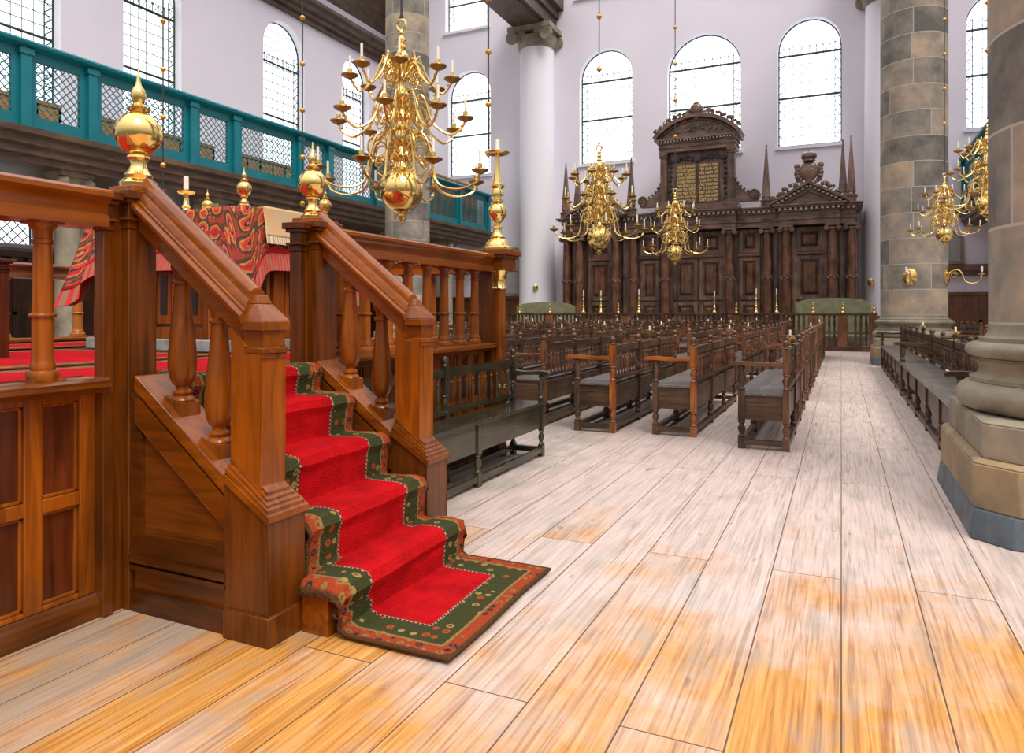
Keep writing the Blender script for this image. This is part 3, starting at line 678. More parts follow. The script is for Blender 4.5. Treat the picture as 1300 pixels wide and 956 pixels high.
# ---- staircase
NOSE = [(-1.97, .20), (-2.20, .43), (-2.45, .66), (-2.70, .885), (-2.95, 1.05)]
st_ = thing('staircase', 'oak staircase with two moulded handrails descending from the dais', 'staircase', (-2.5, 3.0, 0))
zp = 0
for i, (x, z) in enumerate(NOSE):
    y0, y1 = (2.49, 3.51) if i else (2.5, 3.60)
    x0 = -3.15
    if i == 0: m = MB().box(-2.42, -2.0, 2.49, 3.51, 0, z-.03).box(-2.14, -2.0, 2.44, 3.60, 0, z-.03).box(-2.14, -1.975, 2.425, 3.61, z-.03, z).box(-2.42, -2.14, 2.49, 3.51, z-.03, z)
    else: m = MB().box(x0, x-.02, y0, y1, zp-.02, z-.03).box(x0, x, y0, y1, z-.03, z)
    m.build('step', stagewood('y'), st_); zp = z
def xz(y0): return lambda p, a: (p[0], a, p[1])
def stair_side(y0, y1, base_low):
    yc = (y0+y1)/2
    # string with its sloping cap
    sl = -.745
    top = lambda x: 1.10+sl*(x+2.99)      # cap top line
    MB().prism([(-3.02, 0), (-2.41, 0), (-2.41, top(-2.41)-.06), (-2.99, top(-2.99)-.06), (-3.02, top(-2.99)-.06)], xz(0), y0+.03, y1-.03).build('string', bodywood('x'), st_)
    MB().sweep([(-.10,-.075),(.10,-.075),(.105,-.05),(.10,-.03),(.10,0),(-.10,0),(-.10,-.03),(-.105,-.05)], (-2.99, yc, top(-2.99)), (-2.38, yc, top(-2.38)), lat=(0,1,0)).build('string_cap', stagewood('x'), st_, bevel=.003)
    # frame of the side panel on both faces
    for yf, sg in ((y0+.03, -1), (y1-.03, 1)):
        m = MB(); q = lambda p, a: (p[0], yf+sg*a, p[1])
        m.prism([(-3.02, .30), (-2.95, .37), (-2.95, top(-2.95)-.16), (-3.02, top(-2.99)-.08)][::1], q, 0, .018)
        MB().prism([(-2.98, top(-2.98)-.09), (-2.98, top(-2.98)-.21), (-2.41, top(-2.41)-.21), (-2.41, top(-2.41)-.09)], q, 0, .026).build('diagonal_board', stagewood('x'), st_, bevel=.003)
        m.prism([(-3.02, .26), (-2.41, .26), (-2.41, .37), (-2.95, .37), (-3.02, .30)], q, 0, .018)
        m.prism([(-3.02, .235), (-2.41, .235), (-2.41, .265), (-3.02, .265)], q, 0, .035)
        m.prism([(-3.02, .20), (-2.41, .20), (-2.41, .22), (-3.02, .22)], q, 0, .03)
        m.prism([(-3.02, 0), (-2.41, 0), (-2.41, .105), (-3.02, .105)], q, 0, .022)
        m.build('panel_moulding', bodywood('x'), st_, bevel=.003)
    # newel: wide block below, stepped moulding, narrower shaft above
    nx0, nx1 = -2.41, -2.17
    MB().prism([(nx0, 0), (nx1, 0), (nx1, .545), (nx0, .70)], xz(0), y0, y1).build('newel_block', bodywood('z'), st_, bevel=.004)
    MB().box(nx0-.0, nx1+.018, y0-.018, y1+.018, 0, .125).build('newel_skirting', bodywood('z'), st_, bevel=.006)
    m = MB()
    for k, (e, z) in enumerate(((.012, .0), (.0, .022), (-.014, .040), (-.03, .06), (-.045, .085))):
        dz = z; e2 = e
        a0, a1 = nx0+.0, nx1+e2
        zl, zr = .70+dz, .545+dz-(0 if k else 0)
        m.prism([(a0, zl-.03), (a1, zr-.03), (a1, zr), (a0, zl)], xz(0), y0-e2, y1+e2)
    m.build('newel_moulding', stagewood('x'), st_, bevel=.003)
    MB().prism([(nx0, .66), (nx1-.075, .58), (nx1-.075, 1.25), (-2.33, 1.25), (nx0, 1.325)], xz(0), y0+.035, y1-.04).build('newel_shaft', stagewood('z'), st_, bevel=.005)
    # handrail
    half = [(.055,-.20),(.055,-.125),(.075,-.12),(.078,-.105),(.098,-.10),(.104,-.085),(.104,-.07),(.092,-.06),(.082,-.058),(.082,-.046),(.070,-.042),(.066,-.02),(.058,-.004),(.047,.0),(.047,.010),(.040,.036),(.022,.05)]
    hp = half+[(0,.054)]+[(-a, b) for a, b in half[::-1]]
    hz = lambda x: 1.965-.77*(x+3.0)
    MB().sweep(hp, (-3.03, yc, hz(-3.03)), (-2.335, yc, hz(-2.335)), lat=(0,1,0)).build('handrail', railwood('x'), st_)
    m = MB().prism([(-2.36, 1.275), (-2.32, 1.245), (-2.24, 1.245), (-2.24, 1.34), (-2.36, 1.42)], xz(0), yc-.062, yc+.062)
    m.box(-2.345, -2.225, yc-.085, yc+.085, 1.32, 1.36)
    m.frus(-2.345, -2.225, yc-.085, yc+.085, 1.36, -2.34, -2.29, yc-.045, yc+.045, 1.435)
    m.frus(-2.345, -2.29, yc-.045, yc+.045, 1.435, -2.34, -2.305, yc-.03, yc+.03, 1.475)
    m.build('handrail_end', railwood('x'), st_, bevel=.004)
    MB().box(-2.335, -2.228, yc-.078, yc+.078, 1.222, 1.246).box(-2.34, -2.236, yc-.073, yc+.074, 1.20, 1.222).build('newel_cap', stagewood('x'), st_, bevel=.003)
    # two vase balusters
    for bx_ in (-2.80, -2.565):
        z0 = top(bx_); z1 = hz(bx_)-.20
        m = MB(); h = .055
        m.hexa([(bx_-h, yc-h, top(bx_-h)-.01), (bx_+h, yc-h, top(bx_+h)-.01), (bx_+h, yc+h, top(bx_+h)-.01), (bx_-h, yc+h, top(bx_-h)-.01), (bx_-h, yc-h, top(bx_-h)+.012), (bx_+h, yc-h, z0+.022), (bx_+h, yc+h, z0+.022), (bx_-h, yc+h, top(bx_-h)+.012)])
        b = z0+.02
        m.lathe([(.052, 0), (.056, .012), (.05, .024), (.036, .032), (.044, .045), (.042, .055), (.030, .062), (.030, .075), (.045, .09), (.058, .12), (.064, .17), (.063, .22), (.055, .32), (.044, .42), (.037, .50), (.035, z1-b-.085), (.045, z1-b-.08), (.045, z1-b-.068), (.034, z1-b-.06), (.036, z1-b-.03), (.050, z1-b-.01), (.052, z1-b+.045)], (bx_, yc, b), 26)
        m.build('baluster', stagewood('z'), st_)
stair_side(2.265, 2.485, 0)
stair_side(3.52, 3.745, 0)

# ---- carpet runner down the steps
def runner():
    th = .016; path = []
    path.append((-1.41, th)); path.append((-1.92, th)); 
    x, z = NOSE[0]; prevx = None
    path.append((x+.015, .035))
    for i, (x, z) in enumerate(NOSE):
        zb = 0 if i == 0 else NOSE[i-1][1]
        path += [(x+.012, zb+.05), (x+.022, z-.055), (x+.040, z-.018), (x+.025, z+.014), (x-.02, z+.022)]
        if i < len(NOSE)-1:
            nx = NOSE[i+1][0]; path += [(nx+.07, z+.017), (nx+.022, z+.024)]
        else: path += [(x-.15, z+.018), (x-.42, z+.016)]
    pts = []; s = [0]
    P = [(p[0], 0, p[1]) for p in path]
    for a, b in zip(P, P[1:]):
        d = math.dist(a, b); k = max(1, int(d/.018))
        for j in range(k): pts.append((a[0]+(b[0]-a[0])*j/k, a[2]+(b[2]-a[2])*j/k))
    pts.append((P[-1][0], P[-1][2]))
    for a, b in zip(pts, pts[1:]): s.append(s[-1]+math.dist(a, b))
    ny = 64; y0, y1 = 2.50, 3.545
    vs = []; ed = []; uv = []
    for i, (x, z) in enumerate(pts):
        onfloor = i and s[i] < .52
        for j in range(ny+1):
            wide = 0 if x > -2.14 else .02
            ya = y0-(.09 if x > -2.14 else 0)+(.035 if z < .1 else 0); yb = y1-(0 if x > -2.1 else .045)
            y = ya+(yb-ya)*j/ny
            wob = .004*sin(7*y+s[i]*3)+.0025*sin(23*y+s[i]*9)
            e = min(j, ny-j)/ny*(yb-ya); en = min(e, s[i])
            droop = 0
            if z > .15 and abs(z-round(z, 2)) >= 0 and e < .03: droop = -(.03-e)*(.7 if x < -2.14 else 1.5)
            vs.append((x+wob*.5+(.008*sin(5*y+1) if x > -1.95 else 0), y, z+wob*(.3 if x > -1.95 else 1)+droop)); ed.append(en); uv.append((y, s[i]))
    m = MB(); n = len(pts); W = ny+1; fs = []; us = []
    for i in range(n-1):
        for j in range(ny):
            q = (i*W+j, i*W+j+1, (i+1)*W+j+1, (i+1)*W+j); fs.append(tuple(reversed(q))); us.append(tuple(uv[k] for k in reversed(q)))
    m.add(vs, fs, us)
    o = m.build('stair_runner', RUNNER, None, (-1.9, 3.0, 0))
    o.data.validate()
    at = o.data.attributes.new('edge', 'FLOAT', 'POINT')
    for i, e in enumerate(ed): at.data[i].value = e
    md = o.modifiers.new('thick', 'SOLIDIFY'); md.thickness = .014; md.offset = -1
    tag(o, 'red wool stair carpet with green flowered border running down onto the floor', 'carpet')
    return o
runner()
def flatrug(x0, x1, y0, y1, z, label, mat):
    nx, ny = 40, 40; vs = []; ed = []; uv = []; fs = []; us = []
    for i in range(nx+1):
        for j in range(ny+1):
            x = x0+(x1-x0)*i/nx; y = y0+(y1-y0)*j/ny
            vs.append((x, y, z+.003*sin(x*4+y*3))); ed.append(min(x-x0, x1-x, y-y0, y1-y)); uv.append((x, y))
    for i in range(nx):
        for j in range(ny):
            q = (i*(ny+1)+j, (i+1)*(ny+1)+j, (i+1)*(ny+1)+j+1, i*(ny+1)+j+1); fs.append(q); us.append(tuple(uv[k] for k in q))
    o = MB().add(vs, fs, us).build('dais_rug', mat, None, ((x0+x1)/2, (y0+y1)/2, 1.03))
    at = o.data.attributes.new('edge', 'FLOAT', 'POINT')
    for i, e in enumerate(ed): at.data[i].value = e
    md = o.modifiers.new('thick', 'SOLIDIFY'); md.thickness = .012; md.offset = -1
    tag(o, label, 'rug')
flatrug(-4.5, -3.45, -1.3, 6.0, 1.05, 'long red rug on the dais just behind the front railing', DECKRUG)
flatrug(-8.2, -7.15, -1.3, 6.0, 1.05, 'red rug with patterned border at the back of the dais', DECKRUG)
flatrug(-6.8, -4.65, -1.3, 4.4, 1.05, 'large red rug in the middle of the dais before the reading desk', DECKRUG)

# ============================================================ READING DESK AND ITS CLOTHS
TX0, TX1, TY0, TY1, TZ0, TZ1 = -6.84, -4.78, 4.70, 5.96, 1.035, 2.33
desk = thing('reading_desk', 'tall panelled oak reading desk under the red flowered cloth', 'desk', ((TX0+TX1)/2, (TY0+TY1)/2, TZ0))
MB().box(TX0+.05, TX1-.05, TY0+.05, TY1-.05, TZ0+.11, TZ1).build('body', redoak('z'), desk)
MB().box(TX0-.03, TX1+.03, TY0-.03, TY1+.03, TZ0, TZ0+.11).build('marble_step', plain('grey_marble', (.34,.36,.35), .4, col2=(.20,.22,.22), nscale=8), desk, bevel=.01)
def deskface(fn, a0, a1, n):
    W = (a1-a0)/n
    for i in range(n):
        b, e = a0+W*i, a0+W*(i+1); m = MB()
        def bx(a, c, z0, z1, o0, o1): m.hexa([fn(a,z0,o0),fn(c,z0,o0),fn(c,z0,o1),fn(a,z0,o1),fn(a,z1,o0),fn(c,z1,o0),fn(c,z1,o1),fn(a,z1,o1)])
        bx(b, b+.07, TZ0+.11, TZ1-.05, 0, .05); bx(e-.07, e, TZ0+.11, TZ1-.05, 0, .05)
        for z0, z1 in ((TZ0+.11, TZ0+.22), (TZ0+.84, TZ0+.93)): bx(b+.07, e-.07, z0, z1, 0, .05)
        bx(b+.10, e-.10, TZ0+.25, TZ0+.81, 0, .03)
        m.build('panel_frame', stagewood('z'), desk, bevel=.004)
        m = MB(); c = (b+e)/2; bx(c-.045, c+.045, TZ0+.34, TZ0+.72, .03, .035); m.build('inlay', plain('ebony', (.02,.014,.01), .3), desk)
deskface(lambda a, z, d: (a, TY0+.05-d, z), TX0+.05, TX1-.05, 5)
deskface(lambda a, z, d: (TX1-.05+d, a, z), TY0+.05, TY1-.05, 3)
def draped(name, mat, fmat, x0, x1, y0, y1, zt, hemf, label, cat, fringe=.16, flare=.13, folds=.012, topz=.012):
    """cloth laid on a box and hanging over its four sides; hemf(t, side, corner_distance) gives the drop"""
    per = []; st = .035
    def seg(a, b):
        L = math.dist(a, b); n = max(2, int(L/st)); return [(a[0]+(b[0]-a[0])*i/n, a[1]+(b[1]-a[1])*i/n) for i in range(n)]
    cs = [(x0,y0),(x1,y0),(x1,y1),(x0,y1)]
    for i in range(4): per += seg(cs[i], cs[(i+1) % 4])
    n = len(per); s = [0]
    for i in range(n): s.append(s[-1]+math.dist(per[i], per[(i+1) % n]))
    cx, cy = (x0+x1)/2, (y0+y1)/2
    rows = 12; vs = []; uv = []
    def P(i, t, extra=0):
        x, y = per[i % n]; dc = min(math.dist((x, y), c) for c in cs)
        drop = hemf(x, y, dc)*t+extra
        w = math.exp(-(dc/.16)**2)
        nxv = (-1 if abs(x-x0) < 1e-6 else 1 if abs(x-x1) < 1e-6 else 0); nyv = (-1 if abs(y-y0) < 1e-6 else 1 if abs(y-y1) < 1e-6 else 0)
        tt = drop/max(.08, hemf(x, y, dc))
        out = .012+folds*tt*(1+sin(s[i % n]*13+1.3*sin(s[i % n]*4)))+.03*tt*tt
        fold = flare*w*tt*(.7+.3*cos(dc*40))
        return (x+nxv*(out+fold)+(0 if nxv else math.copysign(fold*.7, x-cx)), y+nyv*(out+fold)+(0 if nyv else math.copysign(fold*.7, y-cy)), zt+topz-drop), drop
    m = MB(); fs = []; us = []
    H = []
    for k in range(rows+1):
        for i in range(n+1):
            p, d = P(i, k/rows); vs.append(p); H.append((s[min(i, n)], hemf(*per[i % n], min(math.dist(per[i % n], c) for c in cs))-d))
    W = n+1
    for k in range(rows):
        for i in range(n): q = (k*W+i, (k+1)*W+i, (k+1)*W+i+1, k*W+i+1); fs.append(q); us.append(tuple(H[j] for j in q))
    m.add(vs, fs, us)
    m.box(x0-.012, x1+.012, y0-.012, y1+.012, zt+.002, zt+topz)
    o = m.build(name, mat, None, (cx, cy, zt)); tag(o, label, cat)
    md = o.modifiers.new('thick', 'SOLIDIFY'); md.thickness = .006
    if fringe:
        m = MB(); vs = []; fs = []; us = []; H = []
        for k in range(4):
            for i in range(n+1):
                fq = fringe if hemf(*per[i % n], 9) > .05 else .001
                p, d = P(i, 1, fq*k/3); vs.append(p); H.append((s[min(i, n)], k))
        for k in range(3):
            for i in range(n): q = (k*W+i, (k+1)*W+i, (k+1)*W+i+1, k*W+i+1); fs.append(q); us.append(tuple(H[j] for j in q))
        m.add(vs, fs, us).build('fringe', fmat, o)
    return o
draped('tablecloth', CLOTH, FRINGE, TX0, TX1, TY0, TY1, TZ1, lambda x, y, d: .40+.34*math.exp(-(d/.13)**2), 'red flowered carpet cloth with striped fringe draped over the reading desk', 'tablecloth')
draped('table_runner', DAMASK, CREAMF, TX0-.02, TX1+.045, 4.93, 5.60, TZ1+.016, lambda x, y, d: (.27 if (abs(x-(TX1+.045)) < .01 or abs(x-(TX0-.02)) < .01) else .004), 'cream damask cloth with short fringe laid across the red tablecloth', 'cloth', fringe=.07, flare=0, folds=.004)
def small_finial(x, y, z, s, label):
    o = finial(None, x, y, z, s, BRASS2); tag(o, label, 'ornament', 'brass balls on the reading desk')
small_finial(-4.86, 4.78, TZ1+.012, .62, 'small brass ball ornament on the near corner of the reading desk')
small_finial(-4.86, 5.88, TZ1+.012, .62, 'small brass ball ornament at the far right corner of the reading desk')
small_finial(-6.0, 5.4, TZ1+.034, .55, 'small brass ball ornament beside the white candle on the reading desk')

# ============================================================ BRASS CANDLE STICKS
def candlestick(name, label, cat, x, y, z, prof, pan, candle, group=None, n=20, mat=BRASS):
    t = thing(name, label, cat, (x, y, z), group)
    MB().lathe(prof, (x, y, z), n).build('stem', mat, t)
    zt = z+prof[-1][1]
    r = pan
    MB().lathe([(.012,0),(r*.5,.004),(r*.85,.012),(r,.03),(r*.97,.032),(r*.8,.018),(r*.3,.012),(.014,.012),(.014,.05),(.02,.055),(.02,.06),(.010,.06)], (x, y, zt), n).build('drip_pan', mat, t)
    MB().lathe([(candle[0],0),(candle[0],candle[1]-.004),(candle[0]*.7,candle[1]),(.002,candle[1]+.001)], (x, y, zt+.058), 10).build('candle', WHITE, t)
    return t
big = [(.15,0),(.155,.015),(.15,.03),(.12,.045),(.115,.07),(.085,.10),(.07,.115),(.075,.13),(.055,.15),(.04,.18),(.04,.21),(.052,.22),(.05,.235),(.03,.25),(.03,.27),(.06,.30),(.085,.34),(.09,.38),(.082,.42),(.055,.455),(.035,.47),(.06,.48),(.06,.495),(.035,.505),(.035,.53),(.06,.54),(.062,.56),(.05,.60),(.07,.625),(.07,.64),(.045,.655),(.036,.70),(.028,.80),(.024,.90),(.026,.93)]
candlestick('candlestick', 'large turned brass candlestick on the corner post of the dais', 'candlestick', -3.06, 6.27, 2.002, big, .12, (.022,.10), n=28)
candlestick('candlestick', 'brass candlestick with thick white candle on the reading desk', 'candlestick', -6.02, 5.15, TZ1+.034, [(.09,0),(.08,.02),(.04,.05),(.03,.08),(.045,.10),(.03,.12),(.025,.20),(.03,.22)], .09, (.025,.13))
rail_sticks = [(-9.69,1.0),(-8.94,.97),(-7.36,1.0),(-4.41,.86),(-2.89,.95),(-2.17,.93)]
rs = [(.115,0),(.115,.02),(.08,.05),(.05,.09),(.035,.13),(.05,.15),(.05,.17),(.03,.2),(.055,.25),(.05,.30),(.03,.33),(.04,.36),(.028,.40),(.024,.55),(.04,.57),(.04,.59),(.025,.61),(.02,.74)]

# ============================================================ CHANDELIERS
def arm_path(r0, z0, r1, zc, rc, zlow, zp):
    return spline([(r0,0,z0),(r0+.05,0,z0+.06),(r0+.13,0,zc),(rc,0,zc-.04),(rc+.07,0,z0-.02),(rc+.14,0,zlow+.08),((rc+r1)/2+.06,0,zlow),(r1-.05,0,zlow+.06),(r1,0,zp)], 5)
def scroll(r0, z0, s):
    pts = []
    for i in range(26):
        a = i/25*3.3*pi; q = s*(1-.75*i/25); pts.append((r0+s*1.0+q*cos(pi-a)*.9, 0, z0+q*sin(a)*.95))
    return pts
def chandelier(base, label, sc=1.0, rodlen=14, rot=0.0):
    t = thing('chandelier', label, 'chandelier', base, 'brass chandeliers hanging in the hall'); t['_o'] = (0,0,0)
    t.location = (0,0,0)
    st = [(.004,0),(.02,.02),(.045,.045),(.06,.06),(.03,.08),(.03,.10),(.07,.12),(.10,.125)]
    st += [(max(.05, .235*cos(a)), .355+.235*sin(a)) for a in [(-75+150*i/20)*pi/180 for i in range(21)]]
    MB().lathe(st, n=36).build('globe', BRASS, t)
    body = [(.06,.58),(.075,.60),(.06,.62),(.045,.66),(.07,.70),(.085,.73),(.07,.76),(.05,.79),(.045,.83),(.06,.85),(.08,.90),(.085,.95),(.07,1.0),(.10,1.02),(.10,1.035),(.06,1.06),(.05,1.10),(.07,1.14),(.06,1.18),(.04,1.22),(.045,1.26),(.07,1.30),(.10,1.36),(.10,1.39),(.07,1.42),(.05,1.5),(.06,1.55),(.07,1.58),(.05,1.62),(.04,1.66),(.05,1.70),(.085,1.76),(.09,1.80),(.06,1.85),(.035,1.88),(.055,1.90),(.055,1.91),(.03,1.94),(.04,1.97),(.05,1.99),(.03,2.01),(.025,2.04),(.035,2.06),(.02,2.08),(.015,2.10)]
    MB().lathe(body, n=22).build('stem', BRASS, t)
    ring = [(.055*cos(a), 0, 2.15+.06*sin(a)) for a in [2*pi*i/16 for i in range(17)]]
    MB().tube(ring, .014, 8).build('hanging_ring', BRASS, t)
    tiers = [(.06, .74, .90, .96, .28, .34, .50, .22), (.06, 1.15, .70, 1.38, .25, .95, 1.10, .18), (.06, 1.62, .55, 1.81, .20, 1.42, 1.56, .13)]
    for ti, (r0, z0, r1, zc, rc, zl, zp, ss) in enumerate(tiers):
        m = MB().tube(arm_path(r0, z0, r1, zc, rc, zl, zp), .0135, 6)
        m.tube(scroll(r0, z0+.04, ss*.85), .011, 5)
        m.tube([(r0+.02+ss*.5+ss*.5*cos(q_*.5), .03, z0-ss*.5+ss*.5*sin(q_*.5)) for q_ in range(12)], .009, 5)
        m.tube(spline([(rc+.05,0,z0-.02),(rc-.0,0,z0-.12),(rc-.07,0,z0-.06),(rc-.05,0,z0+.01)], 4), .007, 5)
        m.ell((r1-.04, 0, zl+.09), (.018,.018,.018), 6, 4)
        arm = m.build('arm', BRASS2, t)
        pan = MB().lathe([(.012,-.02),(.022,-.01),(.055,0),(.085,.02),(.092,.028),(.090,.036),(.055,.024),(.016,.016)], (r1,0,zp), 14).build('drip_pan', PANB, arm)
        MB().lathe([(.016,.016),(.016,.05),(.026,.058),(.026,.095),(.020,.10),(.012,.10)], (r1,0,zp), 10).build('socket', BRASS, arm)
        MB().lathe([(.0135,.09),(.013,.23),(.008,.235),(.001,.236)], (r1,0,zp), 8).build('candle', WHITE, arm)
        off = rot+ti*.2
        arm.rotation_euler[2] = off
        for k in range(1, 8):
            c = copy_tree(arm, t); c.rotation_euler[2] = off+k*pi/4
    m = MB()
    m.tube([(0,0,2.20),(0,0,2.2+rodlen)], .013, 6); m.tube([(.02*cos(a),0,2.235+.03*sin(a)) for a in [2*pi*i/12 for i in range(13)]], .007, 6)
    rod = m.build('suspension_rod', IRON, t)
    z = 3.72
    while z < 2.2+rodlen:
        MB().lathe([(.01,-.06),(.03,-.05),(.02,-.04)]+[(.055*cos(a), .045*sin(a)) for a in [(-65+130*i/8)*pi/180 for i in range(9)]]+[(.02,.042),(.028,.05),(.01,.06)], (0,0,z), 14).build('rod_knob', plain('gilt_knob', (.80,.42,.08), .3, .8), rod)
        z += 1.05
    t.location = base; t.scale = (sc,)*3
    return t
ch = chandelier((-4.33, 6.5, 2.36), 'largest looking three-tier brass chandelier, hanging over the dais rail', 1, 14, .15)
def chand_copy(loc, label, sc, rz):
    c = dup(ch, loc, rz, label, sc); return c
chand_copy((-4.38, 13.6, 2.52), 'three-tier brass chandelier hanging over the benches, before the left part of the ark', 1, .3)
chand_copy((-4.35, 20.6, 2.74), 'three-tier brass chandelier hanging in front of the central doors of the ark', 1, .1)
def ray(u, d): 
    l = (u-650)/903*d; return (l*cos(TH)-d*sin(TH), l*sin(TH)+d*cos(TH))
x, y = ray(1199, 15.5); chand_copy((x, y, 2.83), 'small brass chandelier against the far sandstone column', .72, .5)
x, y = ray(1254, 9.6); chand_copy((x, y, 2.62), 'brass chandelier half hidden behind the near sandstone column', .62, .2)
def rod_lamp(u, d, z, label):
    x, y = ray(u, d)
    t = thing('hanging_rod', label, 'rod', (x, y, z), 'thin suspension rods with gilt knobs over the dais')
    MB().tube([(x,y,z),(x,y,z+14)], .010, 6).build('rod', IRON, t)
    MB().lathe([(.004,-.08),(.03,-.05),(.045,-.02),(.03,.01),(.01,.02)], (x,y,z), 12).build('hook_knob', BRASS2, t)
    zz = z+.55
    while zz < z+13:
        MB().ell((x,y,zz), (.036,.036,.032), 12, 8).build('knob', MATS['gilt_knob'], t); zz += .62
rod_lamp(207, 9.2, 2.75, 'thin dark rod with gilt knobs hanging before the lattice, left of the desk')
rod_lamp(384, 9.5, 2.3, 'thin dark rod with gilt knobs hanging behind the second ball finial')
rod_lamp(620, 8.4, 3.3, 'thin dark rod with gilt knobs hanging above the corner candlestick')
# wall sconces
def sconce(x, y, z, ax, label, sc=1.0):
    """ax: unit direction the arm sticks out along, back plate behind"""
    t = thing('wall_sconce', label, 'sconce', (x, y, z), 'brass wall sconces')
    dx, dy = ax
    R = Matrix(((dx, -dy, 0), (dy, dx, 0), (0, 0, 1)))
    def tr(pts): return [tuple(R @ (Vector(p)*sc)+Vector((x, y, z))) for p in pts]
    m = MB().lathe([(.13,0),(.13,.01),(.10,.03),(.05,.045),(.03,.06)], (0,0,0), 18, rot=Matrix.Rotation(pi/2, 3, 'Y')); m.v = tr([(a, b, c*1.35) for a, b, c in m.v])
    m.build('back_plate', BRASS2, t)
    m = MB().tube(spline([(.03,0,0),(.10,0,.10),(.22,0,.12),(.30,0,.02),(.34,0,-.10),(.46,0,-.16),(.60,0,-.12),(.64,0,0)], 5), .014, 6)
    m.tube([(.14+.07*cos(a)*(1-a/14), 0, .02+.07*sin(a)*(1-a/14)) for a in [i*.5 for i in range(18)]], .01, 5)
    m.v = tr(m.v); m.build('arm', BRASS2, t)
    m = MB().lathe([(.012,0),(.05,.01),(.07,.03),(.05,.025),(.018,.02),(.018,.07),(.01,.075)], (.64,0,0), 12); m.v = tr(m.v); m.build('drip_pan', BRASS2, t)
    m = MB().lathe([(.02,.07),(.02,.17),(.004,.175)], (.64,0,0), 8); m.v = tr(m.v); m.build('candle', WHITE, t)
ang = lambda a: (cos(a), sin(a))
for a, lb, z in ((-1.75, 'brass sconce with white candle on the face of the far sandstone column', 2.3), (-.45, 'brass sconce arm reaching right from the far sandstone column', 2.32)):
    sconce(1.75+.79*cos(a), 21.7+.79*sin(a), z, ang(a), lb, 1.25)
sconce(-13.75, 32.47, 2.6, ang(-pi/2+.5), 'brass sconce on the white column left of the ark', 1.0)
sconce(1.10, 32.58, 2.6, ang(-pi/2), 'brass sconce on the white column right of the ark', 1.0)

# ============================================================ BENCHES
def turned(z0, z1, r):
    H = z1-z0
    return [(r*.72, z0), (r*1.05, z0+H*.05), (r*.72, z0+H*.12), (r*.62, z0+H*.2), (r*1.0, z0+H*.42), (r*1.08, z0+H*.55), (r*.7, z0+H*.75), (r*.62, z0+H*.82), (r*1.02, z0+H*.9), (r*.75, z0+H)]
BW = .43
SPIN = MB().lathe([(.013,.0),(.019,.03),(.012,.05),(.010,.07),(.019,.12),(.021,.15),(.014,.20),(.010,.23),(.018,.245),(.010,.26),(.013,.29),(.013,.31)], n=8)
def bench(L, nseg, label, wd, wr, detail=True, we=None, seatw=None):
    """back at x=0, seat towards -x, y from 0 to L"""
    t = thing('bench', label, 'bench', (0,0,0), 'slatted oak benches in rows')
    p = .033; we = we or wr
    ys_ = [p+(L-2*p)*i/nseg for i in range(nseg+1)]
    for i, y in enumerate(ys_):
        end = i in (0, nseg)
        m = MB().box(-p, p, y-p, y+p, 0, .12).lathe(turned(.12, .28, .036), (0,y,0), 10).box(-p, p, y-p, y+p, .28, .61).lathe(turned(.61, .78, .036), (0,y,0), 10).box(-p, p, y-p, y+p, .78, 1.02)
        o = m.build('back_post', we('z') if i == 0 else wr('z') if end else wd('z'), t)
        MB().lathe([(.02,1.02),(.026,1.03),(.018,1.045)]+[(.036*cos(a), 1.08+.036*sin(a)) for a in (-.9,-.5,0,.5,1.0,1.4)], (0,y,0), 12).build('knob', wr('z'), o)
        m = MB().box(-BW-p, -BW+p, y-p, y+p, 0, .12).lathe(turned(.12, .28, .036), (-BW,y,0), 10).box(-BW-p, -BW+p, y-p, y+p, .28, .545)
        if end: m.box(-BW-p, -BW+p, y-p, y+p, .545, .60).lathe(turned(.60, .85, .036), (-BW,y,0), 10)
        m.build('front_leg', wd('z'), t)
        if end:
            P = [(-BW-.12,.845),(-BW-.13,.865),(-BW-.11,.885),(-BW,.893),(-.2,.88),(-.03,.89),(-.03,.85),(-.2,.845),(-BW,.852)]
            MB().prism(P, lambda q, a: (q[0], a, q[1]), y-.045, y+.045).build('arm_rest', (we if i == 0 else wr)('x'), t)
            MB().box(-BW, 0, y-.028, y+.028, .045, .095).build('stretcher', wd('x'), t)
            MB().box(-BW+p, -p, y-.012, y+.012, .30, .545).build('end_panel', wd('x'), t)
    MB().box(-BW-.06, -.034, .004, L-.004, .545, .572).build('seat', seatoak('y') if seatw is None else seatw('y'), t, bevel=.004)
    MB().box(-BW-.012, -BW+.012, .012, L-.012, .30, .545).build('front_panel', wd('y'), t)
    MB().box(-.012, .012, .012, L-.012, .30, .545).build('back_panel', wd('y'), t)
    MB().box(-BW-.028, -BW+.028, .012, L-.012, .045, .095).build('stretcher', wd('y'), t)
    MB().box(-.028, .028, .012, L-.012, .045, .095).build('stretcher', wd('y'), t)
    MB().box(-.02, .02, .012, L-.012, .93, 1.01).build('top_rail', wd('y'), t)
    MB().box(-.022, .022, .012, L-.012, .60, .645).build('lower_rail', wd('y'), t)
    sm = None; allm = MB()
    for a, b in zip(ys_, ys_[1:]):
        n = max(2, round((b-a)/.125))
        for k in range(1, n):
            y = a+(b-a)*k/n
            if detail:
                if sm is None:
                    q = MB().add([(vx, vy, vz+.632) for vx, vy, vz in SPIN.v], SPIN.f); o = q.build('spindle', wr('z'), t); sm = o
                else: o = sm.copy(); COL.objects.link(o); o.parent = t
                o.location = (0, y, 0)
            else:
                m = MB().lathe([(.013,.632),(.019,.70),(.019,.79),(.010,.88),(.013,.94)], (0,y,0), 6); allm.add(m.v, m.f)
    if not detail: allm.build('spindle_back', wr('z'), t)
    return t
rows_x = [-.50, -1.50, -2.40, -3.32, -4.20, -5.10, -6.00, -6.90, -7.80, -8.70, -9.60, -10.5]
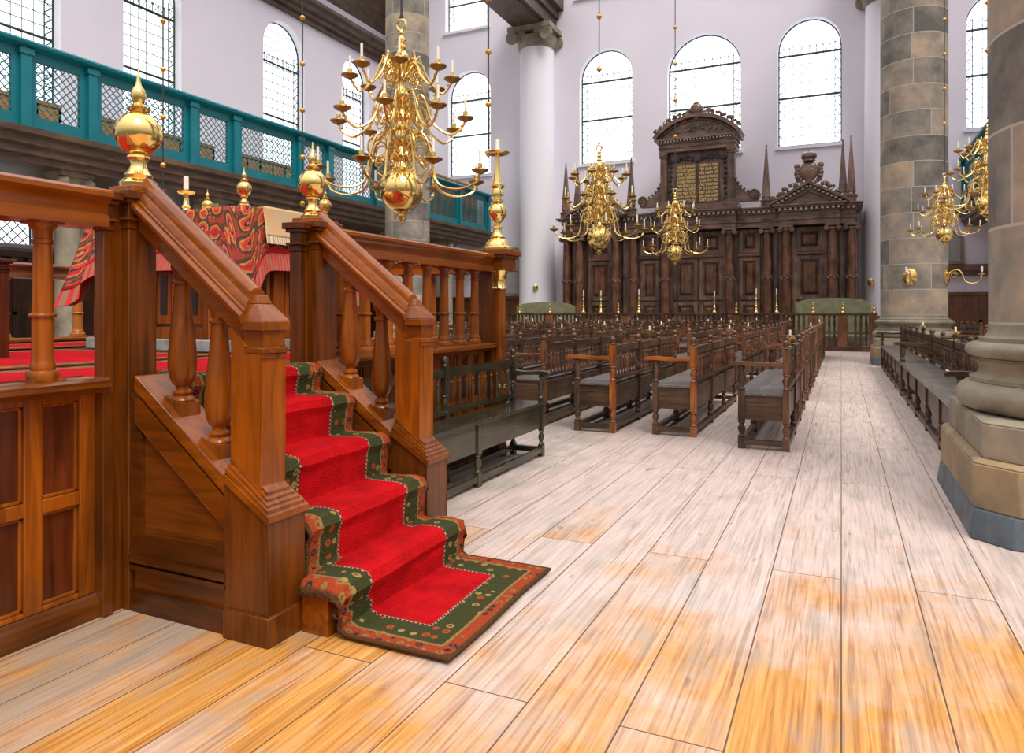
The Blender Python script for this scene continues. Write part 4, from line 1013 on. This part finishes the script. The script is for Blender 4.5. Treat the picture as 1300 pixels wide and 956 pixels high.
ROWL = ['row nearest the aisle', 'second row from the aisle', 'third row from the aisle', 'fourth row from the aisle']+['%s row from the aisle' % ORD[k] for k in range(4, 12)]
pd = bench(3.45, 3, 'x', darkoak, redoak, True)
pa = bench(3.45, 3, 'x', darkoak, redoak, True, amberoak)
pf = pd
used = {}
seats = []
starts0 = [7.60, 8.05, 7.93, 8.06, 8.2, 8.4, 8.4, 8.4, 8.5, 8.5, 8.5, 8.5]
for r, x in enumerate(rows_x):
    y = starts0[r]; k = 0
    while y+3.45 < 27.4:
        # leave out what stands wholly left of the picture
        l = x*cos(TH)+(y+3.45)*sin(TH); d = -x*sin(TH)+(y+3.45)*cos(TH)
        if 650+903*l/d > 610:
            det = (r < 4 and k < 2)
            src = pa if (k == 0 and r in (1, 2)) else pd if det else pf
            lb = 'slatted dark oak bench, %s from the front in the %s' % (ORD[k], ROWL[r])
            if src not in used: used[src] = 1; o = src; o.location = (x, y, 0); o['label'] = lb
            else: o = dup(src, (x, y, 0), 0, lb)
            seats.append((x, y, r, k))
        y += 4.55; k += 1
# benches right of the open aisle, between the two sandstone columns
rb = bench(6.35, 5, 'long slatted oak bench between the right columns, the nearer one with sheen-grey seat', darkoak, darkoak, True); rb.location = (1.36, 7.12, 0)
rb['group'] = 'benches between the right columns'
c = dup(rb, (1.36, 13.65, 0), 0, 'long slatted oak bench between the right columns, the farther one')
for i, (x, y) in enumerate(((2.9, 8.6), (2.9, 15.2), (3.9, 9.2), (3.9, 15.6), (3.4, 22.5), (4.6, 22.8))):
    dup(pf, (x, y, 0), 0, 'slatted bench in the right aisle behind the column row, %s counted from the front' % ORD[i])
# bench with its back to the dais, seat towards the hall
db = bench(2.72, 2, 'dark greenish oak bench standing with its back against the dais', lambda a='z': wood('green_black_oak', (.020,.017,.009), (.060,.051,.027), a, .3, .6, .1), lambda a='z': wood('green_black_oak', (.020,.017,.009), (.060,.051,.027), a, .3, .6, .1), True, None, lambda a='z': wood('green_black_oak', (.020,.017,.009), (.060,.051,.027), a, .16, .6, .06))
db.rotation_euler[2] = pi; db.location = (-2.945, 6.42, 0); db['group'] = 'bench by the dais'
db.scale = (.70, 1, .93)
# small brass candle holders on bench backs
def holder():
    t = thing('bench_candle_holder', 'x', 'candle holder', (0,0,0), 'small brass candle holders on the bench backs')
    MB().lathe([(.018,0),(.018,.01),(.008,.02),(.008,.10),(.014,.11),(.012,.12)], n=8).build('stem', BRASS2, t)
    m = MB().tube([(0,-.11,.10),(0,-.06,.085),(0,0,.10),(0,.06,.085),(0,.11,.10)], .006, 5)
    for s in (-1, 1): m.lathe([(.004,0),(.045,.01),(.05,.018),(.01,.018)], (0,.11*s,.10), 10)
    m.lathe([(.004,0),(.05,.01),(.055,.018),(.01,.018)], (0,0,.12), 10)
    m.build('twin_pan', BRASS2, t)
    MB().lathe([(.012,.135),(.012,.19),(.002,.195)], n=8).build('candle', WHITE, t)
    return t
hp_ = holder(); first = True
for (x, y, r, k) in seats:
    if (r+k) % 4 == 3: continue
    off = (.62, 1.78, 2.84)[(r*2+k) % 3]
    lb = 'small brass candle holder on the %s bench of the %s' % (ORD[k], ROWL[r])
    if first: hp_.location = (x, y+off, 1.012); hp_['label'] = lb; first = False
    else: dup(hp_, (x, y+off, 1.012), 0, lb)
for j, (x, y) in enumerate(((1.36, 8.4), (1.36, 10.9), (1.36, 15.0), (2.9, 9.6), (2.9, 11.0), (3.9, 10.4))):
    dup(hp_, (x, y, 1.012), 0, 'small brass candle holder on the right hand benches, %s of six going back' % ORD[j])

# ============================================================ RAIL BEFORE THE ARK
rl = thing('ark_balustrade', 'long dark oak balustrade with turned spindles before the ark', 'balustrade', (-6, 28, 0))
MB().box(-15, 1.15, 27.9, 28.1, 1.27, 1.31).box(-15, 1.15, 27.87, 28.13, 1.31, 1.37).build('rail', darkoak('x'), rl)
MB().box(-15, 1.15, 27.88, 28.12, 0, .16).build('skirting', darkoak('x'), rl)
MB().box(-15, 1.15, 27.94, 28.06, .62, .68).build('middle_rail', darkoak('x'), rl)
px = [-15+.15, -11.2, -7.9, -3.6, -.93, .05, 1.05]
for x in px: MB().box(x-.17, x+.17, 27.9, 28.1, .16, 1.27).build('post', redoak('z'), rl)
sp0 = None; x = -14.5; cnt = 0
while x < 1.0:
    if all(abs(x-q) > .24 for q in px) and cnt < 98:
        if sp0 is None:
            sp0 = MB().lathe(turned(.68, 1.27, .045), (0, 28, 0), 8).lathe([(.03,.16),(.04,.3),(.03,.62)], (0,28,0), 6).build('spindle', darkoak('z'), rl); sp0.location = (x, 0, 0); bx0 = x
        else: o = sp0.copy(); COL.objects.link(o); o.parent = rl; o.location = (x, 0, 0)
        cnt += 1
    x += .17
where = ['far left one', 'second from the left', 'third from the left', 'fourth from the left', 'fifth from the left', 'rightmost one']
for (x, h), wl in zip(rail_sticks, where):
    candlestick('candlestick', 'turned brass candlestick on the balustrade before the ark, %s' % wl, 'candlestick', x, 28, 1.37, [(a, b*h*.92) for a, b in rs], .07, (.022, .20), 'candlesticks on the balustrade', 14)
for i, x in enumerate((-12.6, -11.2, -8.2, -3.6, -.93, .05, 1.05)):
    candlestick('candlestick', 'short brass pricket on the balustrade rail, %s from the left' % ORD[i], 'candlestick', x, 28, 1.37, [(.08,0),(.075,.03),(.04,.06),(.06,.12),(.06,.16),(.02,.2),(.02,.28)], .05, (.012,.05), 'short brass prickets on the balustrade', 12)
def sofa(x0, x1, y, zt, label):
    t = thing('upholstered_bench', label, 'bench', ((x0+x1)/2, y, 0), 'green upholstered wardens benches')
    n = 24; top = [(x0+(x1-x0)*i/n, zt-.16+.16*math.sin(pi*min(1, max(0, (i/n-.06)/.88)))**.35) for i in range(n+1)]
    MB().prism([(x0, .5), (x1, .5)]+list(reversed(top)), lambda p, a: (p[0], a, p[1]), y+.35, y+.47).build('backrest', GREEN, t, bevel=.03)
    MB().box(x0, x1, y-.25, y+.36, .38, .55).build('seat_cushion', GREEN, t, bevel=.04)
    MB().box(x0, x0+.1, y-.25, y+.36, .55, .95).box(x1-.1, x1, y-.25, y+.36, .55, .95).build('arm_rest', GREEN, t, bevel=.03)
    for a in (x0+.05, x1-.05):
        for b in (y-.2, y+.4): MB().box(a-.04, a+.04, b-.04, b+.04, 0, .38).build('leg', darkoak('z'), t)
sofa(-13.3, -10.55, 28.9, 1.83, 'sage green velvet bench behind the balustrade, left of the ark')
sofa(-1.6, 1.0, 28.9, 1.93, 'sage green velvet bench behind the balustrade, before the right of the ark')
# memorial tablets
def plaque(x0, x1, z0, z1, label):
    t = thing('stone_tablet', label, 'plaque', ((x0+x1)/2, YW, z0))
    c = .25*(x1-x0)
    P = [(x0,z0),(x1,z0),(x1,z1-c),(x1-c,z1),(x0+c,z1),(x0,z1-c)]
    MB().prism(P, lambda p, a: (p[0], a, p[1]), YW-.10, YW).build('frame', STONE2, t, bevel=.01)
    s = .12; P = [(x0+s,z0+s),(x1-s,z0+s),(x1-s,z1-c-s*.4),(x1-c-s*.4,z1-s),(x0+c+s*.4,z1-s),(x0+s,z1-c-s*.4)]
    MB().prism(P, lambda p, a: (p[0], a, p[1]), YW-.12, YW-.09).build('slab', plain('grey_slate_slab', (.30,.30,.29), .6, col2=(.36,.36,.34), nscale=3), t)
plaque(-16.6, -14.95+.0, 2.25, 4.75, 'grey stone memorial tablet on the wall beside the corner candlestick')
plaque(3.4, 4.5, 3.35, 4.7, 'grey stone memorial tablet under the right gallery')

# ============================================================ THE ARK
AC, AY = -5.72, 31.5
ark = thing('ark', 'great carved dark wood ark cabinet with columns, pediments and gilt tablets', 'ark', (AC, 32.5, 0))
X = lambda a: AC+a
aw = arkwood
MB().box(X(-6.35), X(6.35), 32.0, YW-.02, 0, 4.95).build('carcass', aw('z'), ark)
MB().box(X(-6.5), X(6.5), 31.3, 32.0, 0, .95).box(X(-6.55), X(6.55), 31.22, 32.0, .95, 1.05).build('plinth', aw('x'), ark, bevel=.01)
def acol(a, y):
    x = X(a); z0, z1 = 1.05, 4.72
    m = MB().box(x-.27, x+.27, y-.27, y+.27, z0, z0+.12).lathe([(.26,.12),(.27,.17),(.23,.22),(.24,.26),(.205,.3),(.20,1.4),(.205,1.9),(.17,3.62),(.19,3.64),(.17,3.67)], (x,y,z0), 22)
    o = m.build('column', arkcol('z'), ark)
    m = MB()
    for i in range(10):   # carved garland round the shaft
        b = 2*pi*i/10; m.ell((x+.205*cos(b), y+.205*sin(b), z0+1.80-.07*abs(cos(b*2.5))), (.06,.06,.05), 6, 4)
    m.build('garland', aw('x'), o)
    m = MB().lathe([(.17,0),(.22,.06),(.21,.12)], (x,y,z1), 18).box(x-.27, x+.27, y-.25, y+.25, z1+.16, z1+.25)
    for sx_ in (-1, 1):
        for sy_ in (-1, 1): m.lathe([(.02,-.07),(.10,-.06),(.11,0),(.10,.06),(.02,.07)], (x+sx_*.22, y+sy_*.17, z1+.08), 12, rot=Matrix.Rotation(pi/2, 3, 'X'))
    m.build('capital', aw('x'), o)
for a, y in ((-6.1,31.75),(-5.4,31.5),(-3.65,31.5),(-2.88,31.75),(-1.38,31.5),(1.38,31.5),(2.88,31.75),(3.65,31.5),(5.4,31.5),(6.1,31.75)): acol(a, y)
# entablature: continuous behind, breaking forward over the columns
def entab(a0, a1, y0, y1, name='entablature'):
    m = MB(); e = 0
    for z0, z1, e in ((4.97,5.18,0),(5.18,5.30,.04),(5.30,5.50,0),(5.50,5.56,.06),(5.66,5.74,.20),(5.74,5.80,.27)):
        m.box(X(a0)-e, X(a1)+e, y0-e, y1, z0, z1)
    m.box(X(a0)-.04, X(a1)+.04, y0-.04, y1, 5.56, 5.66)
    o = m.build(name, aw('x'), ark, bevel=.008)
    d = MB(); x = X(a0)-.02
    while x < X(a1)+.02: d.box(x, x+.10, y0-.17, y0-.0, 5.565, 5.66); x += .2
    d.build('dentils', plain('light_dentil_wood', (.45,.38,.32), .5), o)
entab(-6.25, 6.25, 31.62, YW-.02)
for a0, a1 in ((-5.65,-3.4),(3.4,5.65),(-1.65,1.65)): entab(a0, a1, 31.3, 31.7, 'projecting_entablature')
# doors and panels
def fielded(m, a0, a1, z0, z1, y, d=.09):
    """frame + raised field"""
    s = min(.16, (a1-a0)*.18)
    m.box(X(a0), X(a0)+s, y-d, y, z0, z1).box(X(a1)-s, X(a1), y-d, y, z0, z1).box(X(a0)+s, X(a1)-s, y-d, y, z0, z0+s).box(X(a0)+s, X(a1)-s, y-d, y, z1-s, z1)
    i = s+.06; j = i+.12
    x0, x1 = X(a0)+i, X(a1)-i; zz0, zz1 = z0+i, z1-i; k = .10
    if x1-x0 > .25 and zz1-zz0 > .25:
        f = MB(); f.hexa([(x0,y,zz0),(x1,y,zz0),(x1,y,zz1),(x0,y,zz1),(x0+k,y-d*.9,zz0+k),(x1-k,y-d*.9,zz0+k),(x1-k,y-d*.9,zz1-k),(x0+k,y-d*.9,zz1-k)])
        return f
def bay(a0, a1, y, doors, name):
    W = (a1-a0)/doors
    for k in range(doors):
        b, e = a0+W*k, a0+W*(k+1)
        for nm, z0, z1 in (('base_panel', 1.05, 1.85), (name, 1.92, 3.75), ('upper_panel', 3.92, 4.93)):
            m = MB(); f = fielded(m, b+.03, e-.03, z0, z1, y); o = m.build(nm, aw('z'), ark, bevel=.006)
            if f: f.build('raised_field', arkcol('z'), o)
    MB().box(X(a0), X(a1), y-.14, y, 3.77, 3.80).box(X(a0), X(a1), y-.18, y, 3.80, 3.90).build('door_cornice', redoak('x'), ark, bevel=.006)
for sg in (-1, 1):
    for a0, a1 in (((3.95, 5.1),) if sg > 0 else ((-5.1, -3.95),)): bay(a0, a1, 32.0, 1, 'door')
    b = sorted((sg*1.7, sg*2.62)); bay(b[0], b[1], 32.0, 1, 'side_panel')
bay(-1.1, 1.1, 32.0, 2, 'door')
for a in (-5.75,-5.0+.0,-3.95,-3.3,-3.15,-1.15,1.15,3.2,3.95,5.1,5.75): 
    MB().box(X(a)-.08, X(a)+.08, 31.85, 32.0, 1.05, 4.9).build('pilaster', aw('z'), ark)
# triangular pediments with crest and leaves, obelisks
def foliage(m, pts, r, seed=3):
    rnd = random.Random(seed)
    for (x, z) in pts:
        for k in range(4):
            q = r*rnd.uniform(.45, .9); m.ell((x+rnd.uniform(-r, r)*.9, 31.42+rnd.uniform(-.05, .05), z+rnd.uniform(-.2, .8)*r), (q*rnd.uniform(.6,1.1), q*.5, q*rnd.uniform(.6, 1.1)), 7, 4)
        a = rnd.uniform(0, 6.28)
        m.tube([(x+r*.8*cos(a+t*1.1)*(1-t*.14), 31.40, z+r*.4+r*.8*sin(a+t*1.1)*(1-t*.14)) for t in range(6)], r*.16, 5)
for sg in (-1, 1):
    c = sg*4.52
    q = lambda p, a: (X(c)+p[0], a, p[1])
    MB().prism([(-1.35,5.82),(1.35,5.82),(0,6.62)], q, 31.34, 31.9).build('pediment', aw('x'), ark)
    m = MB()
    for s2 in (-1, 1):
        L = [(0,6.62),(s2*1.5,5.80),(s2*1.5,5.90),(0,6.75)]
        if s2 < 0: L = L[::-1]
        m.prism(L, q, 31.1, 31.9)
        L = [(0,6.30),(s2*.85,5.86),(s2*.85,5.92),(0,6.37)]
        if s2 < 0: L = L[::-1]
        m.prism(L, q, 31.27, 31.4)
    m.build('raking_cornice', aw('x'), ark)
    m = MB()
    for s2 in (-1, 1):
        for k in range(9):
            t = (k+.5)/9; x = X(c)+s2*1.4*t; z = 6.56-.78*t; m.box(x-.05, x+.05, 31.2, 31.36, z-.06, z+.02)
    m.build('dentils', MATS['light_dentil_wood'], ark)
    m = MB(); foliage(m, [(X(c)+s2*(.35+.25*k), 6.72-.17*k) for s2 in (-1, 1) for k in range(5)], .13, 5+sg); m.build('carved_leaves', aw('x'), ark)
    m = MB().ell((X(c), 31.42, 7.14), (.36,.18,.42), 16, 10).lathe([(.2,6.6),(.14,6.7),(.16,6.8)], (X(c),31.42,0), 10)
    for s2 in (-1, 1):
        for k in range(4): m.ell((X(c)+s2*(.42+.03*(k % 2)), 31.42, 6.92+k*.15), (.12,.10,.12), 8, 5)
    o = m.build('crest', aw('x'), ark)
    MB().lathe([(.22,7.52),(.26,7.56),(.24,7.60),(.31,7.72),(.28,7.84),(.16,7.93),(.03,7.97),(.05,8.0),(.02,8.06)], (X(c),31.42,0), 14).build('crown', aw('x'), o)
    m = MB(); 
    for k in range(5): m.ell((X(c)-.16+.08*k, 31.26, 7.20), (.028,.02,.035), 6, 4)
    m.build('gilt_letters', BRASS2, o)
def obelisk(a, y, h):
    x = X(a)
    m = MB().box(x-.2, x+.2, y-.2, y+.2, 5.80, 6.05).box(x-.24, x+.24, y-.24, y+.24, 6.05, 6.10).box(x-.16, x+.16, y-.16, y+.16, 6.10, 6.16)
    for k in range(4): m.ell((x+(.11 if k % 2 else -.11), y+(.11 if k > 1 else -.11), 6.20), (.05,.05,.05), 6, 4)
    m.frus(x-.17,x+.17,y-.17,y+.17,6.24, x-.025,x+.025,y-.025,y+.025,6.24+h)
    m.ell((x, y, 6.27+h), (.04,.04,.05), 8, 5)
    m.build('obelisk', aw('z'), ark)
for a, y, h in ((-6.15,31.75,2.15),(-5.62,31.9,1.9),(-2.98,31.75,2.15),(2.85,31.75,2.15),(5.78,31.9,2.1),(6.08,31.75,2.2)): obelisk(a, y, h)
# central attic with the tablets
MB().box(X(-1.72), X(1.72), 31.45, 32.8, 5.80, 6.12).build('attic_base', aw('x'), ark, bevel=.01)
MB().box(X(-1.5), X(1.5), 31.75, 32.7, 6.12, 8.6).build('attic', aw('z'), ark)
for sg in (-1, 1):
    x = X(sg*1.45); m = MB().box(x-.14, x+.14, 31.50, 31.8, 6.12, 8.25)
    for k in (-1, 0, 1): m.box(x+k*.08-.02, x+k*.08+.02, 31.48, 31.5, 6.3, 8.15)
    m.box(x-.2, x+.2, 31.45, 31.8, 6.12, 6.26).box(x-.18, x+.18, 31.46, 31.8, 8.22, 8.30).box(x-.2, x+.2, 31.44, 31.8, 8.36, 8.45)
    for k in range(3): m.ell((x-.12+.12*k, 31.46, 8.32), (.06,.05,.06), 6, 4)
    m.build('attic_pilaster', aw('z'), ark)
    # curved side bracket ending in a volute
    P = [(sg*1.5,6.12),(sg*2.55,6.12),(sg*2.55,6.35)]+[(sg*(2.45-.92*sin(t*pi/2)), 6.38+1.25*(1-cos(t*pi/2))) for t in [i/8 for i in range(9)]]+[(sg*1.5,7.63)]
    if sg < 0: P = P[::-1]
    o = MB().prism(P, lambda p, a: (X(0)+p[0], a, p[1]), 31.62, 32.0).build('side_bracket', aw('x'), ark)
    m = MB().lathe([(.05,31.5),(.20,31.52),(.20,32.0),(.05,32.0)], (0,0,0), 20)
    m.v = [(X(sg*2.42)+a, c, 6.38+b) for a, b, c in m.v]
    m.tube([(X(sg*2.42)+sg*(.25-.02*t)*cos(t*.5)*-1, 31.5, 6.38+(.25-.02*t)*sin(t*.5)) for t in range(12)], .035, 6)
    for t in [i/9 for i in range(10)]: m.ell((X(sg*(2.45-.95*sin(t*pi/2))), 31.62, 6.46+1.3*(1-cos(t*pi/2))), (.06,.08,.07), 6, 4)
    m.build('volute', aw('x'), o)
m = MB()
for z0, z1, e in ((8.45,8.62,0),(8.62,8.66,.05),(8.66,8.80,.02),(8.80,8.86,.08),(8.94,9.02,.2)): m.box(X(-1.62)-e, X(1.62)+e, 31.45-e, 32.7, z0, z1)
m.box(X(-1.62)-.06, X(1.62)+.06, 31.4, 32.7, 8.86, 8.94)
m.build('attic_entablature', aw('x'), ark, bevel=.008)
d = MB(); x = X(-1.66)
while x < X(1.64): d.box(x, x+.07, 31.28, 31.42, 8.87, 8.94); x += .14
d.build('dentils', MATS['light_dentil_wood'], ark)
R_ = 2.3; h0 = 9.02; N_ = 18; half = 1.78; a_ = math.asin(half/R_)
arcp = lambda r: [(r*sin(-a_+2*a_*i/N_), h0-R_*cos(a_)+r*cos(-a_+2*a_*i/N_)) for i in range(N_+1)]
q = lambda p, a: (X(0)+p[0], a, p[1])
MB().prism([(p[0], max(h0, p[1])) for p in arcp(R_)[::-1]], q, 31.5, 32.6).build('segmental_pediment', aw('x'), ark)
inn = arcp(R_-.02); out_ = arcp(R_+.14)
MB().prism(inn+out_[::-1], q, 31.22, 32.6).prism(arcp(R_-.12)+arcp(R_-.07)[::-1], q, 31.4, 31.55).build('arched_cornice', aw('x'), ark)
m = MB(); foliage(m, [(X(0)+k*.26, h0+.22+.16*(1-abs(k)/5)) for k in range(-4, 5)], .10, 11)
m.v = [(a, b+.06, c) for a, b, c in m.v]; m.build('carved_scrollwork', aw('x'), ark)
m = MB(); foliage(m, [(X(0)+p[0], p[1]+.06) for p in arcp(R_+.17)[1:-1]], .12, 9); m.build('carved_leaves', aw('x'), ark)
m = MB().ell((X(0), 31.42, 10.22), (.28,.16,.26), 14, 8).box(X(-.22), X(.22), 31.3, 31.55, 9.98, 10.04).ell((X(-.35),31.42,9.95), (.22,.1,.14), 10, 6).ell((X(.35),31.42,9.95), (.22,.1,.14), 10, 6).ell((X(0),31.42,9.88), (.18,.12,.16), 10, 6).ell((X(-.62),31.42,9.84), (.18,.1,.10), 10, 6).ell((X(.62),31.42,9.84), (.18,.1,.10), 10, 6)
m.lathe([(.1,10.44),(.12,10.48),(.03,10.52)], (X(0),31.42,0), 12).build('crest', aw('x'), ark)
# carved swags round the tablets
m = MB(); foliage(m, [(X(0)+k*.22, 8.14-.10*abs(abs(k)-2.5)/2) for k in range(-5, 6)], .12, 21); foliage(m, [(X(s*1.17), 6.3+.22*k) for s in (-1, 1) for k in range(9)], .08, 22)
m.v = [(a, b+.30-.0, c) for a, b, c in m.v]; m.build('carved_swags', plain('dark_carving', (.045,.03,.022), .4), ark)
TEXT = [["אנכי ה אלהיך", "לא יהיה לך", "לא תשא את", "זכור את יום השבת", "כבד את אביך", "אשר הוצאתיך מארץ", "אלהים אחרים על פני", "שם ה אלהיך לשוא", "לקדשו ששת ימים", "ואת אמך למען"],
        ["לא תרצח לא תנאף", "לא תגנב לא תענה", "ברעך עד שקר", "לא תחמד בית רעך", "לא תחמד אשת רעך", "ועבדו ואמתו ושורו", "וחמרו וכל אשר", "לרעך ויאמר אליך", "ויהי ביום ההוא", "את כל הדברים"]]
GOLD = plain('gilt_lettering', (.85,.62,.20), .35, .6)
dg = None
for s, lines in ((1, TEXT[0]), (-1, TEXT[1])):
    x0 = X(s*.49)
    tb = MB().box(x0-.43, x0+.43, 31.66, 31.75, 6.17, 7.92).build('tablet', plain('tablet_board', (.12,.065,.05), .45), ark, bevel=.01)
    for k, ln in enumerate(lines):
        cu = bpy.data.curves.new('inscription_line', 'FONT'); cu.body = ln[::-1]; cu.size = .165; cu.align_x = 'CENTER'; cu.extrude = .004; cu.offset = .0035
        to = bpy.data.objects.new('inscription_line', cu); COL.objects.link(to); to.parent = tb
        to.location = Vector((x0, 31.655, 7.75-.168*k))-Vector(tb['_o'])
        to.rotation_euler = (pi/2, 0, 0); cu.materials.append(GOLD)
        bpy.context.view_layer.update()
        me = bpy.data.meshes.new_from_object(to.evaluated_get(bpy.context.evaluated_depsgraph_get()))
        mo = bpy.data.objects.new('inscription_line', me); COL.objects.link(mo); mo.parent = tb; mo.location = to.location; mo.rotation_euler = to.rotation_euler
        if to.dimensions.x > .80: mo.scale = (.80/to.dimensions.x, 1, 1)
        bpy.data.objects.remove(to)
for o in bpy.data.objects:
    if '_o' in o: del o['_o']
